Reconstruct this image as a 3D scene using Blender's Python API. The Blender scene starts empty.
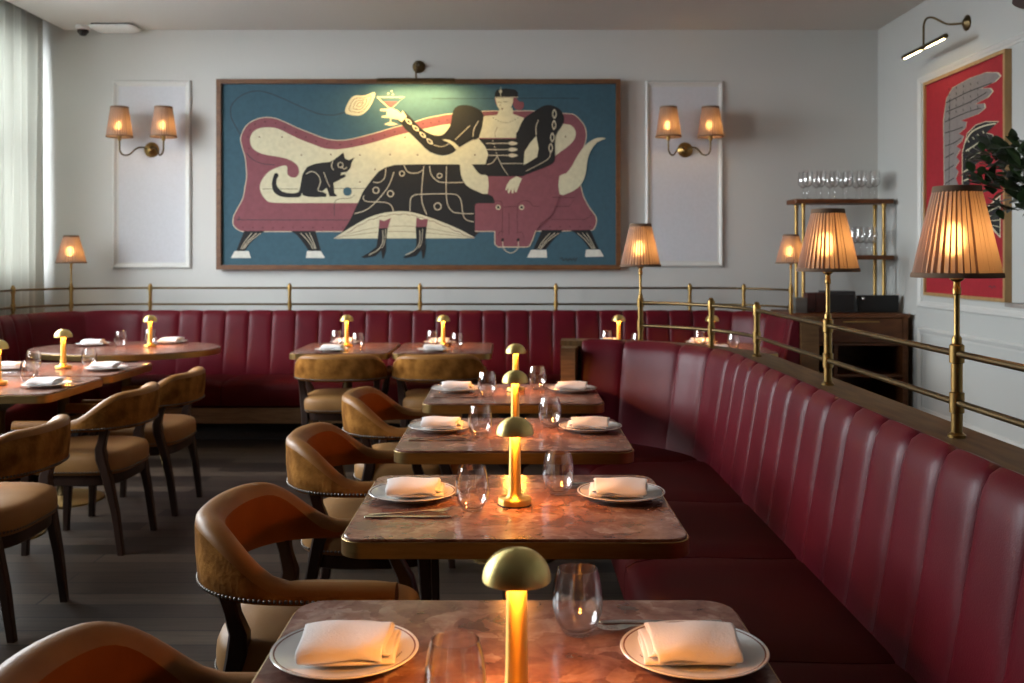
import bpy, bmesh, math, random
from mathutils import Vector, Matrix
from mathutils.geometry import tessellate_polygon
R = math.radians
random.seed(7)
C = bpy.context.scene.collection
scene = bpy.context.scene

# ------------------------------------------------------------------ materials
def new_mat(name):
    m = bpy.data.materials.new(name); m.use_nodes = True
    nt = m.node_tree
    return m, nt, nt.nodes, nt.links, nt.nodes['Principled BSDF']

def simple(name, col, rough=.5, metal=0., noise=None, bump=None, coat=0., sheen=0., spec=.5):
    """noise=(scale, colour2, stretch xyz)  bump=(scale, strength)"""
    m, nt, N, L, p = new_mat(name)
    p.inputs['Base Color'].default_value = (*col, 1)
    p.inputs['Roughness'].default_value = rough
    p.inputs['Metallic'].default_value = metal
    p.inputs['Coat Weight'].default_value = coat
    p.inputs['Sheen Weight'].default_value = sheen
    p.inputs['Specular IOR Level'].default_value = spec
    tc = N.new('ShaderNodeTexCoord')
    if noise:
        mp = N.new('ShaderNodeMapping'); mp.inputs['Scale'].default_value = noise[2] if len(noise) > 2 else (1, 1, 1)
        nz = N.new('ShaderNodeTexNoise'); nz.inputs['Scale'].default_value = noise[0]; nz.inputs['Detail'].default_value = 6
        mx = N.new('ShaderNodeMix'); mx.data_type = 'RGBA'
        rp = N.new('ShaderNodeValToRGB'); rp.color_ramp.elements[0].position = .35; rp.color_ramp.elements[1].position = .68
        L.new(tc.outputs['Object'], mp.inputs[0]); L.new(mp.outputs[0], nz.inputs['Vector'])
        L.new(nz.outputs[0], rp.inputs[0]); L.new(rp.outputs[0], mx.inputs[0])
        mx.inputs[6].default_value = (*col, 1); mx.inputs[7].default_value = (*noise[1], 1)
        L.new(mx.outputs[2], p.inputs['Base Color'])
    if bump:
        nb = N.new('ShaderNodeTexNoise'); nb.inputs['Scale'].default_value = bump[0]; nb.inputs['Detail'].default_value = 4
        bp = N.new('ShaderNodeBump'); bp.inputs['Strength'].default_value = bump[1]; bp.inputs['Distance'].default_value = .01
        L.new(tc.outputs['Object'], nb.inputs['Vector']); L.new(nb.outputs[0], bp.inputs['Height']); L.new(bp.outputs[0], p.inputs['Normal'])
    return m

def emit(name, col, s):
    m, nt, N, L, p = new_mat(name)
    p.inputs['Base Color'].default_value = (*col, 1)
    p.inputs['Emission Color'].default_value = (*col, 1)
    p.inputs['Emission Strength'].default_value = s
    return m

def marble_mat():
    m, nt, N, L, p = new_mat('red_marble')
    tc = N.new('ShaderNodeTexCoord')
    n1 = N.new('ShaderNodeTexNoise'); n1.inputs['Scale'].default_value = 13; n1.inputs['Detail'].default_value = 12; n1.inputs['Roughness'].default_value = .62; n1.inputs['Distortion'].default_value = .35
    r1 = N.new('ShaderNodeValToRGB')
    e = r1.color_ramp.elements
    e[0].position = .30; e[0].color = (.085, .036, .028, 1)
    e[1].position = .72; e[1].color = (.36, .26, .21, 1)
    a = e.new(.45); a.color = (.17, .078, .058, 1)
    b = e.new(.57); b.color = (.235, .125, .095, 1)
    wr = N.new('ShaderNodeMix'); wr.data_type = 'RGBA'; wr.inputs[0].default_value = .22
    n2 = N.new('ShaderNodeTexNoise'); n2.inputs['Scale'].default_value = 7; n2.inputs['Detail'].default_value = 5
    vo = N.new('ShaderNodeTexVoronoi'); vo.feature = 'DISTANCE_TO_EDGE'; vo.inputs['Scale'].default_value = 7
    r2 = N.new('ShaderNodeValToRGB'); r2.color_ramp.elements[0].position = .0; r2.color_ramp.elements[0].color = (.32, .32, .32, 1)
    r2.color_ramp.elements[1].position = .04; r2.color_ramp.elements[1].color = (0, 0, 0, 1)
    mx = N.new('ShaderNodeMix'); mx.data_type = 'RGBA'; mx.inputs[7].default_value = (.075, .03, .025, 1)
    L.new(tc.outputs['Object'], n1.inputs['Vector']); 
    vc = N.new('ShaderNodeTexVoronoi'); vc.inputs['Scale'].default_value = 24; sp = N.new('ShaderNodeSeparateColor'); ad = N.new('ShaderNodeMix'); ad.inputs[0].default_value = .20
    L.new(vc.outputs['Color'], sp.inputs[0]); L.new(n1.outputs[0], ad.inputs[2]); L.new(sp.outputs[0], ad.inputs[3]); L.new(ad.outputs[0], r1.inputs[0])
    L.new(tc.outputs['Object'], n2.inputs['Vector']); L.new(tc.outputs['Object'], wr.inputs[6]); L.new(n2.outputs[1], wr.inputs[7])
    L.new(wr.outputs[2], vc.inputs['Vector']); L.new(wr.outputs[2], vo.inputs['Vector']); L.new(vo.outputs['Distance'], r2.inputs[0])
    L.new(r2.outputs[0], mx.inputs[0]); L.new(r1.outputs[0], mx.inputs[6])
    L.new(mx.outputs[2], p.inputs['Base Color'])
    p.inputs['Roughness'].default_value = .22
    p.inputs['Specular IOR Level'].default_value = .45
    return m

def floor_mat():
    m, nt, N, L, p = new_mat('dark_floorboards')
    tc = N.new('ShaderNodeTexCoord')
    br = N.new('ShaderNodeTexBrick'); br.inputs['Scale'].default_value = 1
    br.inputs['Brick Width'].default_value = 1.9; br.inputs['Row Height'].default_value = .135
    br.inputs['Mortar Size'].default_value = .005; br.inputs['Bias'].default_value = 0
    br.inputs['Color1'].default_value = (.022, .014, .010, 1); br.inputs['Color2'].default_value = (.098, .068, .048, 1)
    br.inputs['Mortar'].default_value = (.008, .007, .006, 1)
    mp = N.new('ShaderNodeMapping'); mp.inputs['Scale'].default_value = (1.2, 16, 1)
    nz = N.new('ShaderNodeTexNoise'); nz.inputs['Scale'].default_value = 3; nz.inputs['Detail'].default_value = 6
    mx = N.new('ShaderNodeMix'); mx.data_type = 'RGBA'; mx.blend_type = 'MULTIPLY'; mx.inputs[0].default_value = .8
    rp = N.new('ShaderNodeValToRGB'); rp.color_ramp.elements[0].position = .3; rp.color_ramp.elements[0].color = (.45, .45, .45, 1); rp.color_ramp.elements[1].position = .7
    L.new(tc.outputs['Object'], br.inputs['Vector']); L.new(tc.outputs['Object'], mp.inputs[0]); L.new(mp.outputs[0], nz.inputs['Vector'])
    L.new(nz.outputs[0], rp.inputs[0]); L.new(br.outputs[0], mx.inputs[6]); L.new(rp.outputs[0], mx.inputs[7])
    L.new(mx.outputs[2], p.inputs['Base Color'])
    p.inputs['Roughness'].default_value = .42; p.inputs['Specular IOR Level'].default_value = .25
    return m

def fabric_mat(name, dif, tra, frac, fwd=0.):
    m, nt, N, L, p = new_mat(name)
    N.remove(p)
    d = N.new('ShaderNodeBsdfDiffuse'); d.inputs[0].default_value = (*dif, 1)
    t = N.new('ShaderNodeBsdfTranslucent'); t.inputs[0].default_value = (*tra, 1)
    mx = N.new('ShaderNodeMixShader'); mx.inputs[0].default_value = frac
    L.new(d.outputs[0], mx.inputs[1]); L.new(t.outputs[0], mx.inputs[2])
    if fwd:                                              # open weave: part of the light passes on nearly straight
        rf = N.new('ShaderNodeBsdfRefraction'); rf.inputs['IOR'].default_value = 1.25; rf.inputs['Roughness'].default_value = .62; rf.inputs[0].default_value = (*tra, 1)
        m2 = N.new('ShaderNodeMixShader'); m2.inputs[0].default_value = fwd
        L.new(mx.outputs[0], m2.inputs[1]); L.new(rf.outputs[0], m2.inputs[2]); mx = m2
    L.new(mx.outputs[0], N['Material Output'].inputs[0])
    return m

def thin_glass(name, tint=(1, 1, 1), gloss=1.0, ior=1.45, edge=1.):
    m, nt, N, L, p = new_mat(name)
    N.remove(p)
    tr = N.new('ShaderNodeBsdfTransparent'); tr.inputs[0].default_value = (*tint, 1)
    gl = N.new('ShaderNodeBsdfGlossy'); gl.inputs['Roughness'].default_value = .02; gl.inputs[0].default_value = (gloss, gloss, gloss, 1)
    lw = N.new('ShaderNodeLayerWeight'); lw.inputs[0].default_value = .5
    pw = N.new('ShaderNodeMath'); pw.operation = 'POWER'; pw.inputs[1].default_value = 2.6
    fr = N.new('ShaderNodeMath'); fr.operation = 'MULTIPLY_ADD'; fr.inputs[1].default_value = .8; fr.inputs[2].default_value = (ior - 1) ** 2 / (ior + 1) ** 2
    L.new(lw.outputs['Facing'], pw.inputs[0]); L.new(pw.outputs[0], fr.inputs[0])
    mx = N.new('ShaderNodeMixShader')
    ed = N.new('ShaderNodeValToRGB'); ed.color_ramp.elements[0].position = .45; ed.color_ramp.elements[0].color = (*tint, 1)
    ed.color_ramp.elements[1].position = 1; ed.color_ramp.elements[1].color = (*(c * edge for c in tint), 1)
    L.new(lw.outputs['Facing'], ed.inputs[0]); L.new(ed.outputs[0], tr.inputs[0])
    L.new(fr.outputs[0], mx.inputs[0]); L.new(tr.outputs[0], mx.inputs[1]); L.new(gl.outputs[0], mx.inputs[2])
    L.new(mx.outputs[0], N['Material Output'].inputs[0])
    return m

def sheer_mat():
    m, nt, N, L, p = new_mat('sheer_linen')
    N.remove(p)
    tr = N.new('ShaderNodeBsdfTransparent'); tr.inputs[0].default_value = (.7, .7, .7, 1)
    tl = N.new('ShaderNodeBsdfTranslucent'); tl.inputs[0].default_value = (.20, .20, .175, 1)
    df = N.new('ShaderNodeBsdfDiffuse'); df.inputs[0].default_value = (.78, .78, .72, 1)
    m1 = N.new('ShaderNodeMixShader'); m1.inputs[0].default_value = .5
    m2 = N.new('ShaderNodeMixShader'); m2.inputs[0].default_value = .985
    L.new(tl.outputs[0], m1.inputs[1]); L.new(df.outputs[0], m1.inputs[2])
    L.new(tr.outputs[0], m2.inputs[1]); L.new(m1.outputs[0], m2.inputs[2])
    L.new(m2.outputs[0], N['Material Output'].inputs[0])
    return m

M = {}
M['wall'] = simple('warm_white_paint', (.60, .59, .56), .6, bump=(60, .02))
M['wall_side'] = simple('grey_white_paint', (.53, .53, .505), .6, bump=(60, .02))  # wall white darkened, shade on the right wall put into the colour
M['ceiling'] = simple('ceiling_paint', (.64, .61, .57), .8)
M['trim'] = simple('satin_trim_paint', (.63, .62, .59), .4)
M['panel'] = simple('padded_panel_cloth', (.64, .64, .67), .9, noise=(40, (.61, .61, .635)))
M['floor'] = floor_mat()
M['marble'] = marble_mat()
M['brass'] = simple('aged_brass', (.35, .22, .075), .36, 1., noise=(9, (.26, .16, .055)))
M['brass_dark'] = simple('antique_brass', (.145, .10, .048), .42, 1., noise=(9, (.10, .068, .032)))
M['brass_bright'] = simple('brushed_brass', (.86, .69, .27), .44, 1.)
M['brass_stem'] = simple('turned_brass', (.86, .56, .15), .42, 1.)
_n = M['brass_stem'].node_tree; _t = _n.nodes.new('ShaderNodeTangent'); _t.direction_type = 'RADIAL'; _t.axis = 'Z'
_p = _n.nodes['Principled BSDF']; _p.inputs['Anisotropic'].default_value = .85; _p.inputs['Anisotropic Rotation'].default_value = .25; _n.links.new(_t.outputs[0], _p.inputs['Tangent'])
_n = M['brass_bright'].node_tree; _t = _n.nodes.new('ShaderNodeTangent'); _t.direction_type = 'RADIAL'; _t.axis = 'Z'
_p = _n.nodes['Principled BSDF']; _p.inputs['Anisotropic'].default_value = .8; _p.inputs['Anisotropic Rotation'].default_value = .25; _n.links.new(_t.outputs[0], _p.inputs['Tangent'])
M['brass_band'] = simple('brushed_brass_band', (.42, .28, .11), .34, 1., noise=(14, (.34, .22, .085), (1, 1, 8)))
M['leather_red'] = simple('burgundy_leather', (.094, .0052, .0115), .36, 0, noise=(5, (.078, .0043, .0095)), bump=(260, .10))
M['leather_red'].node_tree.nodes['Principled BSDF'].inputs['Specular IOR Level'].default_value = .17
M['leather_seat'] = simple('burgundy_seat_leather', (.060, .0026, .0034), .55, 0, noise=(5, (.046, .0019, .0026)), bump=(260, .10))  # darker copy of the burgundy leather, shade under the tables put into colour
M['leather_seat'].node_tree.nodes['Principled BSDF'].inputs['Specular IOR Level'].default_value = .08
M['suede'] = simple('tan_suede', (.36, .155, .034), .95, noise=(13, (.14, .052, .009)), bump=(70, .4), spec=.06)
M['leather_tan'] = simple('tan_leather', (.30, .132, .032), .46, noise=(6, (.22, .088, .019)), bump=(180, .06), spec=.28)
M['leather_rust'] = simple('rust_leather', (.28, .075, .010), .5, noise=(5, (.20, .050, .007)), bump=(180, .06), spec=.15)
M['leather_seat_tan'] = simple('pale_tan_leather', (.30, .155, .052), .5, noise=(5, (.23, .11, .036)), bump=(150, .06), spec=.25)
M['wood_dark'] = simple('dark_stained_wood', (.034, .015, .009), .38, noise=(4, (.018, .008, .005), (6, 6, 1)))
M['wood_walnut'] = simple('walnut_wood', (.155, .055, .017), .45, noise=(4, (.08, .026, .008), (2, 8, 8)), spec=.3)
M['wood_oak'] = simple('brown_oak', (.17, .092, .038), .5, noise=(5, (.10, .050, .020), (1.5, 1.5, 14)), spec=.3)
M['wood_ledge'] = simple('oak_ledge', (.15, .080, .028), .55, noise=(5, (.085, .042, .014), (9, 1.2, 3)), spec=.25)
M['wood_frame'] = simple('walnut_frame', (.17, .072, .026), .45, noise=(5, (.11, .042, .015), (2, 8, 8)))
M['wood_maple'] = simple('pale_oak_frame', (.46, .28, .11), .45, noise=(5, (.36, .20, .08), (2, 8, 1)))
M['nail'] = simple('antique_nail', (.16, .14, .12), .32, 1.)
M['black'] = simple('black_matte', (.006, .006, .006), .55)
M['black_gloss'] = simple('black_plastic', (.008, .008, .009), .25)
M['grey_box'] = simple('grey_board', (.10, .095, .085), .6)
M['oxblood'] = simple('oxblood_board', (.05, .010, .007), .5)
M['china'] = simple('white_china', (.82, .80, .77), .14, coat=.3)
M['china_band'] = simple('brown_rim_line', (.20, .07, .05), .2)
M['ink'] = simple('dark_print', (.02, .02, .03), .5)
M['linen'] = simple('white_linen', (.82, .79, .78), .9, bump=(240, .18))
M['steel'] = simple('polished_steel', (.62, .60, .57), .16, 1.)
M['white_plastic'] = simple('white_plastic', (.80, .80, .79), .4)
M['glass'] = thin_glass('clear_glass', (.985, .985, .985), 1.0, 1.85, .40)
M['window_glass'] = thin_glass('window_glass', (.97, .98, .98), .8, 1.4)
M['sheer'] = sheer_mat()
M['shade_thin'] = fabric_mat('pleated_silk_single', (.33, .235, .185), (.66, .45, .28), .24, .15)
M['shade_fold'] = fabric_mat('pleated_silk_folded', (.32, .225, .175), (.22, .09, .04), .16)
M['shade_trim'] = fabric_mat('shade_binding', (.22, .145, .10), (.15, .08, .04), .15)
M['bulb'] = emit('warm_bulb', (1, .62, .26), 58)
M['led'] = emit('warm_led', (1, .35, .055), 400)
M['picture_led'] = emit('picture_led', (1, .74, .34), 60); M['mural_led'] = emit('mural_led', (1, .70, .24), 1700)
M['leaf'] = simple('dark_leaf', (.022, .042, .012), .42, noise=(12, (.012, .024, .008)))
M['twig'] = simple('twig_bark', (.05, .03, .015), .7)
M['vase'] = simple('dark_glaze', (.03, .03, .03), .25)
M['stone_shelf'] = simple('grey_stone', (.34, .30, .27), .35, noise=(8, (.22, .19, .17)))
M['pavement'] = simple('street_pavement', (.30, .30, .30), .9)
M['pink_shade'] = simple('dusty_pink_enamel', (.30, .20, .18), .5)
for k, c in dict(p_teal=(.040, .098, .132), p_pink=(.225, .070, .085), p_cream=(.62, .57, .39), p_black=(.012, .011, .012),
                 p_line=(.60, .52, .38), p_dark=(.035, .04, .05), p_white=(.66, .64, .57), p_red=(.36, .012, .022),
                 p_grey=(.23, .20, .19), p_mauve=(.10, .03, .04)).items():
    M[k] = simple('paint_' + k[2:], c, .85, noise=(30, tuple(v * .88 for v in c)))

# ------------------------------------------------------------------ mesh builder
class MB:
    def __init__(s): s.bm = bmesh.new(); s.mi = 0
    def face(s, vs):
        try:
            f = s.bm.faces.new(vs); f.material_index = s.mi; return f
        except ValueError: return None
    def v(s, *p): return s.bm.verts.new(p if len(p) == 3 else p[0])
    def box(s, x0, x1, y0, y1, z0, z1):
        V = [s.v(x, y, z) for z in (z0, z1) for x, y in ((x0, y0), (x1, y0), (x1, y1), (x0, y1))]
        for q in ((3, 2, 1, 0), (4, 5, 6, 7), (0, 1, 5, 4), (1, 2, 6, 5), (2, 3, 7, 6), (3, 0, 4, 7)): s.face([V[i] for i in q])
        return s
    def prism(s, poly, a, b, f=lambda u, v, w: (u, v, w)):
        A = [s.v(f(x, y, a)) for x, y in poly]; B = [s.v(f(x, y, b)) for x, y in poly]
        n = len(poly)
        s.face(A[::-1]); s.face(B)
        for i in range(n): s.face([A[i], A[(i + 1) % n], B[(i + 1) % n], B[i]])
        return s
    def rings(s, rings, closed=True, cap0=False, cap1=False, mats=None):
        V = [[s.v(p) for p in r] for r in rings]
        for k in range(len(V) - 1):
            if mats: s.mi = mats[k]
            n = len(V[k])
            for i in range(n if closed else n - 1):
                j = (i + 1) % n
                s.face([V[k][i], V[k][j], V[k + 1][j], V[k + 1][i]])
        if cap0: s.face(V[0][::-1])
        if cap1: s.face(V[-1])
        return s
    def lathe(s, prof, segs=32, c=(0, 0, 0), mtx=None, mats=None, cap0=False, cap1=False):
        rr = []
        for r, z in prof:
            ring = []
            for i in range(segs):
                a = 2 * math.pi * i / segs
                p = Vector((c[0] + max(r, 1e-5) * math.cos(a), c[1] + max(r, 1e-5) * math.sin(a), c[2] + z))
                ring.append(mtx @ p if mtx else p)
            rr.append(ring)
        return s.rings(rr, True, cap0, cap1, mats)
    def tube(s, pts, r, segs=10, caps=True):
        pts = [Vector(p) for p in pts]; n = len(pts)
        rs = r if isinstance(r, (list, tuple)) else [r] * n
        T = []
        for i in range(n):
            t = pts[min(i + 1, n - 1)] - pts[max(i - 1, 0)]; T.append(t.normalized())
        up = Vector((0, 0, 1)) if abs(T[0].z) < .9 else Vector((1, 0, 0))
        u = T[0].cross(up).normalized()
        rings = []
        for i in range(n):
            u = (u - T[i] * u.dot(T[i])).normalized(); w = T[i].cross(u)
            rings.append([pts[i] + (u * math.cos(2 * math.pi * k / segs) + w * math.sin(2 * math.pi * k / segs)) * rs[i] for k in range(segs)])
        return s.rings(rings, True, caps, caps)
    def ball(s, c, r, u=8, w=6, sc=(1, 1, 1), mtx=None):
        m = Matrix.Translation(c) @ (mtx or Matrix()) @ Matrix.Diagonal((*sc, 1))
        before = set(s.bm.faces)
        bmesh.ops.create_uvsphere(s.bm, u_segments=u, v_segments=w, radius=r, matrix=m)
        for f in s.bm.faces:
            if f not in before: f.material_index = s.mi
        return s
    def sqleg(s, pts, sizes):
        rings = []
        for (x, y, z), h in zip(pts, sizes):
            h *= .5; b = h * .72
            rings.append([(x - h, y - b, z), (x - b, y - h, z), (x + b, y - h, z), (x + h, y - b, z), (x + h, y + b, z), (x + b, y + h, z), (x - b, y + h, z), (x - h, y + b, z)])
        return s.rings(rings, True, True, True)
    def build(s, name, mats, parent=None, loc=(0, 0, 0), rz=0, smooth=35, bevel=0, bseg=2, fix=True):
        bm = s.bm
        if fix: bmesh.ops.recalc_face_normals(bm, faces=bm.faces)
        me = bpy.data.meshes.new(name); bm.to_mesh(me); bm.free()
        for m in (mats if isinstance(mats, (list, tuple)) else [mats]): me.materials.append(m)
        if smooth:
            me.polygons.foreach_set('use_smooth', [True] * len(me.polygons))
            me.set_sharp_from_angle(angle=R(smooth))
        o = bpy.data.objects.new(name, me); C.objects.link(o)
        o.location = loc; o.rotation_euler.z = rz
        if parent: o.parent = parent
        if bevel:
            b = o.modifiers.new('bevel', 'BEVEL'); b.width = bevel; b.segments = bseg; b.limit_method = 'ANGLE'; b.angle_limit = R(40)
        return o

def tag(o, label=None, cat=None, group=None, kind=None):
    if label: o['label'] = label
    if cat: o['category'] = cat
    if group: o['group'] = group
    if kind: o['kind'] = kind
    return o
def thing(name, label, cat, loc=(0, 0, 0), rz=0, group=None):
    o = bpy.data.objects.new(name, None); C.objects.link(o); o.empty_display_size = .05
    o.location = loc; o.rotation_euler.z = rz
    return tag(o, label, cat, group)
def copy_tree(o, parent=None):
    c = o.copy(); C.objects.link(c)
    if parent: c.parent = parent
    for ch in [x for x in KIDS(o)]: copy_tree(ch, c)
    return c
def KIDS(o): return list(o.children)
def clone(o, loc, rz, label, group=None):
    c = copy_tree(o); c.location = loc; c.rotation_euler = (0, 0, rz); c['label'] = label
    if group: c['group'] = group
    return c
def struct(mb, name, mats, **k): return tag(mb.build(name, mats, **k), kind='structure')
def rrect(hx, hy, r, n=8, cx=0, cy=0):
    out = []
    for sx, sy, a0 in ((1, 1, 0), (-1, 1, 90), (-1, -1, 180), (1, -1, 270)):
        for k in range(n + 1):
            a = R(a0 + 90 * k / n)
            out.append((cx + sx * (hx - r) + r * math.cos(a), cy + sy * (hy - r) + r * math.sin(a)))
    return out
def catmull(pts, n=6, closed=True):
    out = []; m = len(pts)
    rng = range(m) if closed else range(m - 1)
    for i in rng:
        g = (lambda k: pts[k % m]) if closed else (lambda k: pts[max(0, min(m - 1, k))])
        p0, p1, p2, p3 = g(i - 1), g(i), g(i + 1), g(i + 2)
        for k in range(n):
            t = k / n
            out.append(tuple(.5 * (2 * b + (c - a) * t + (2 * a - 5 * b + 4 * c - d) * t * t + (3 * b - a - 3 * c + d) * t ** 3) for a, b, c, d in zip(p0, p1, p2, p3)))
    if not closed: out.append(tuple(pts[-1]))
    return out
def sstep(a, b, x):
    t = max(0, min(1, (x - a) / (b - a))); return t * t * (3 - 2 * t)

# ------------------------------------------------------------------ dimensions
CAM_Z, F, CX, HY = 1.39, 980., 511., 257.
YB, XR, XL, ZC, YF = 8.2, 3.07, -4.05, 3.29, -5.0
def at(px, py, Y): return Vector(((px - CX) * Y / F, Y, CAM_Z - (py - HY) * Y / F))

# ------------------------------------------------------------------ the room
struct(MB().box(XL, XR, YF, YB, -.1, 0), 'floor', M['floor'], smooth=0)
struct(MB().box(-3.74, XR + .2, YF - .2, YB + .2, ZC, ZC + .3), 'ceiling', M['ceiling'], smooth=0)
struct(MB().box(XL - .2, -3.74, YF - .2, YB + .2, ZC + .22, ZC + .42), 'trim_1', M['wood_oak'], smooth=0)
struct(MB().box(-3.742, -3.739, YF, YB, ZC, ZC + .22), 'trim_2', simple('pocket_edge', (.16, .12, .075), .6), smooth=0)
struct(MB().box(XL - .2, XR + .2, YB, YB + .2, -.1, ZC + .3), 'wall_back', M['wall'], smooth=0)
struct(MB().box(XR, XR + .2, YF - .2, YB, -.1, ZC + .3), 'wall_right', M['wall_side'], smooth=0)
struct(MB().box(XL - .2, XR + .2, YF - .2, YF, -.1, ZC + .3), 'wall_front', M['wood_walnut'], smooth=0)
WIN = [(5.0, 8.1), (2.6, 3.9)]
Z0, Z1 = 1.25, 3.25
w = MB()
w.box(XL - .2, XL, YF, YB, -.1, Z0).box(XL - .2, XL, YF, YB, Z1, ZC + .3)
ys = [YF] + [y for p in sorted(WIN) for y in p] + [YB]
for i in range(0, len(ys), 2): w.box(XL - .2, XL, ys[i], ys[i + 1], Z0, Z1)
struct(w, 'wall_left', M['wall'], smooth=0)
for i, (a, b) in enumerate(WIN):
    f = MB()
    x0, x1 = XL - .14, XL - .06
    f.box(x0, x1, a, a + .06, Z0, Z1).box(x0, x1, b - .06, b, Z0, Z1).box(x0, x1, a, b, Z0, Z0 + .06).box(x0, x1, a, b, Z1 - .06, Z1)
    f.box(x0 + .01, x1 - .01, (a + b) / 2 - .02, (a + b) / 2 + .02, Z0, Z1).box(x0 + .01, x1 - .01, a, b, 2.35, 2.39)
    fr = struct(f, 'window_%d' % (i + 1), M['black'], smooth=0)
    MB().box(XL - .102, XL - .098, a + .05, b - .05, Z0 + .05, Z1 - .05).build('glass_pane', M['window_glass'], fr, smooth=0)
    MB().box(XL - .2, XL + .03, a - .03, b + .03, Z0 - .04, Z0).build('window_sill', M['trim'], fr, smooth=0)
    la = bpy.data.lights.new('window_daylight', 'AREA'); la.shape = 'RECTANGLE'; la.size = b - a; la.size_y = Z1 - Z0
    la.cycles.is_portal = True
    lo = bpy.data.objects.new('window_daylight', la); C.objects.link(lo)
    lo.location = (XL - .21, (a + b) / 2, (Z0 + Z1) / 2); lo.rotation_euler = (R(90), 0, R(90)); lo.rotation_euler = (0, R(-90), 0)
    la.size, la.size_y = Z1 - Z0, b - a
struct(MB().box(-40, XL - .2, -25, 30, -.25, -.1), 'pavement', M['pavement'], smooth=0)

def frame_moulding(name, u0, u1, v0, v1, f, depth=.022, wd=.05, panel=None):
    """picture-frame moulding on a wall; f maps (u, v, out) to world"""
    mb = MB()
    def ring(d, o): return [f(u0 + d, v0 + d, o), f(u1 - d, v0 + d, o), f(u1 - d, v1 - d, o), f(u0 + d, v1 - d, o)]
    mb.rings([ring(0, 0), ring(0, depth * .6), ring(wd * .25, depth), ring(wd * .55, depth * .75), ring(wd * .7, depth * .45), ring(wd, depth * .35), ring(wd, 0)])
    o = struct(mb, name, M['trim'], smooth=0)
    if panel:
        p = MB(); p.face([p.v(q) for q in ring(wd * .9, .006)]); p.build('wall_panel', panel, o, smooth=0)
    return o
fb = lambda u, v, o: (u, YB - o, v)
frz = lambda u, v, o: (XR - o, u, v)
wx = lambda px: (px - CX) * YB / F
wz = lambda py: CAM_Z - (py - HY) * YB / F
frame_moulding('trim_3', wx(113), wx(191.5), wz(268.5), wz(80.5), fb, panel=M['panel'])
frame_moulding('trim_4', wx(645.5), wx(723), wz(267), wz(81), fb, panel=M['panel'])
frame_moulding('trim_5', 3.2, 7.37, 1.014, 2.735, frz)
frame_moulding('trim_6', 3.2, 7.37, .22, .865, frz)
struct(MB().box(XL, XR, YB - .02, YB, 0, .16), 'baseboard_back', M['trim'], smooth=0)
struct(MB().box(XR - .02, XR, YF, YB - .02, 0, .16), 'baseboard_right', M['trim'], smooth=0)

# sheer curtain
cm = MB(); rows = []
for iz in range(13):
    z = .02 + (3.44 - .02) * iz / 12
    row = []
    for i in range(221):
        y = 7.0 + (8.16 - 7.0) * i / 220
        amp = .036 + .012 * math.sin(y * 5.1)
        x = -3.92 + amp * math.sin(y * 52 + 1.3 * math.sin(y * 6.7) + .15 * math.sin(z * 2.1 + y * 9)) + .010 * math.sin(y * 17 + z)
        row.append((x, y + .008 * math.sin(z * 1.6 + y * 31), z))
    rows.append(row)
cm.rings(rows, closed=False)
tag(cm.build('sheer_curtain', M['sheer'], smooth=180), 'sheer off-white linen curtain hanging in folds in the left corner', 'curtain')
# ------------------------------------------------------------------ curved booth paths
class Path:
    """segments: ('L', x0,y0,x1,y1) or ('A', cx,cy,r,a0,a1); outward normal is nside * left-hand normal for lines"""
    def __init__(s, segs):
        s.S = []; s.len = 0
        for g in segs:
            if g[0] == 'L': l = math.hypot(g[3] - g[1], g[4] - g[2])
            else: l = abs(R(g[5] - g[4])) * g[3]
            s.S.append((s.len, l, g)); s.len += l
    def at(s, d):
        for a, l, g in s.S:
            if d <= a + l + 1e-9 or g is s.S[-1][2]:
                t = (d - a) / l
                if g[0] == 'L':
                    dx, dy = (g[3] - g[1]) / l, (g[4] - g[2]) / l
                    return g[1] + dx * l * t, g[2] + dy * l * t, g[5] * -dy, g[5] * dx
                an = R(g[4] + (g[5] - g[4]) * t)
                return g[1] + g[3] * math.cos(an), g[2] + g[3] * math.sin(an), math.cos(an), math.sin(an)
    def pt(s, d, o, z):
        x, y, nx, ny = s.at(d); return (x + nx * o, y + ny * o, z)
    def stations(s, d0, d1, step=.05):
        n = max(2, int((d1 - d0) / step)); return [d0 + (d1 - d0) * i / n for i in range(n + 1)]

RC = (.18, 4.30, .70)
RIGHT = Path([('L', .88, .1, .88, RC[1], -1), ('A', RC[0], RC[1], RC[2], 0, 88)])
BACK = Path([('L', -3.55, 2.4, -3.55, 7.23, 1), ('A', -3.05, 7.23, .5, 180, 90), ('L', -3.05, 7.73, 1.45, 7.73, 1), ('A', 1.45, 7.23, .5, 90, 0), ('L', 1.95, 7.23, 1.95, 7.08, 1)])

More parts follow.
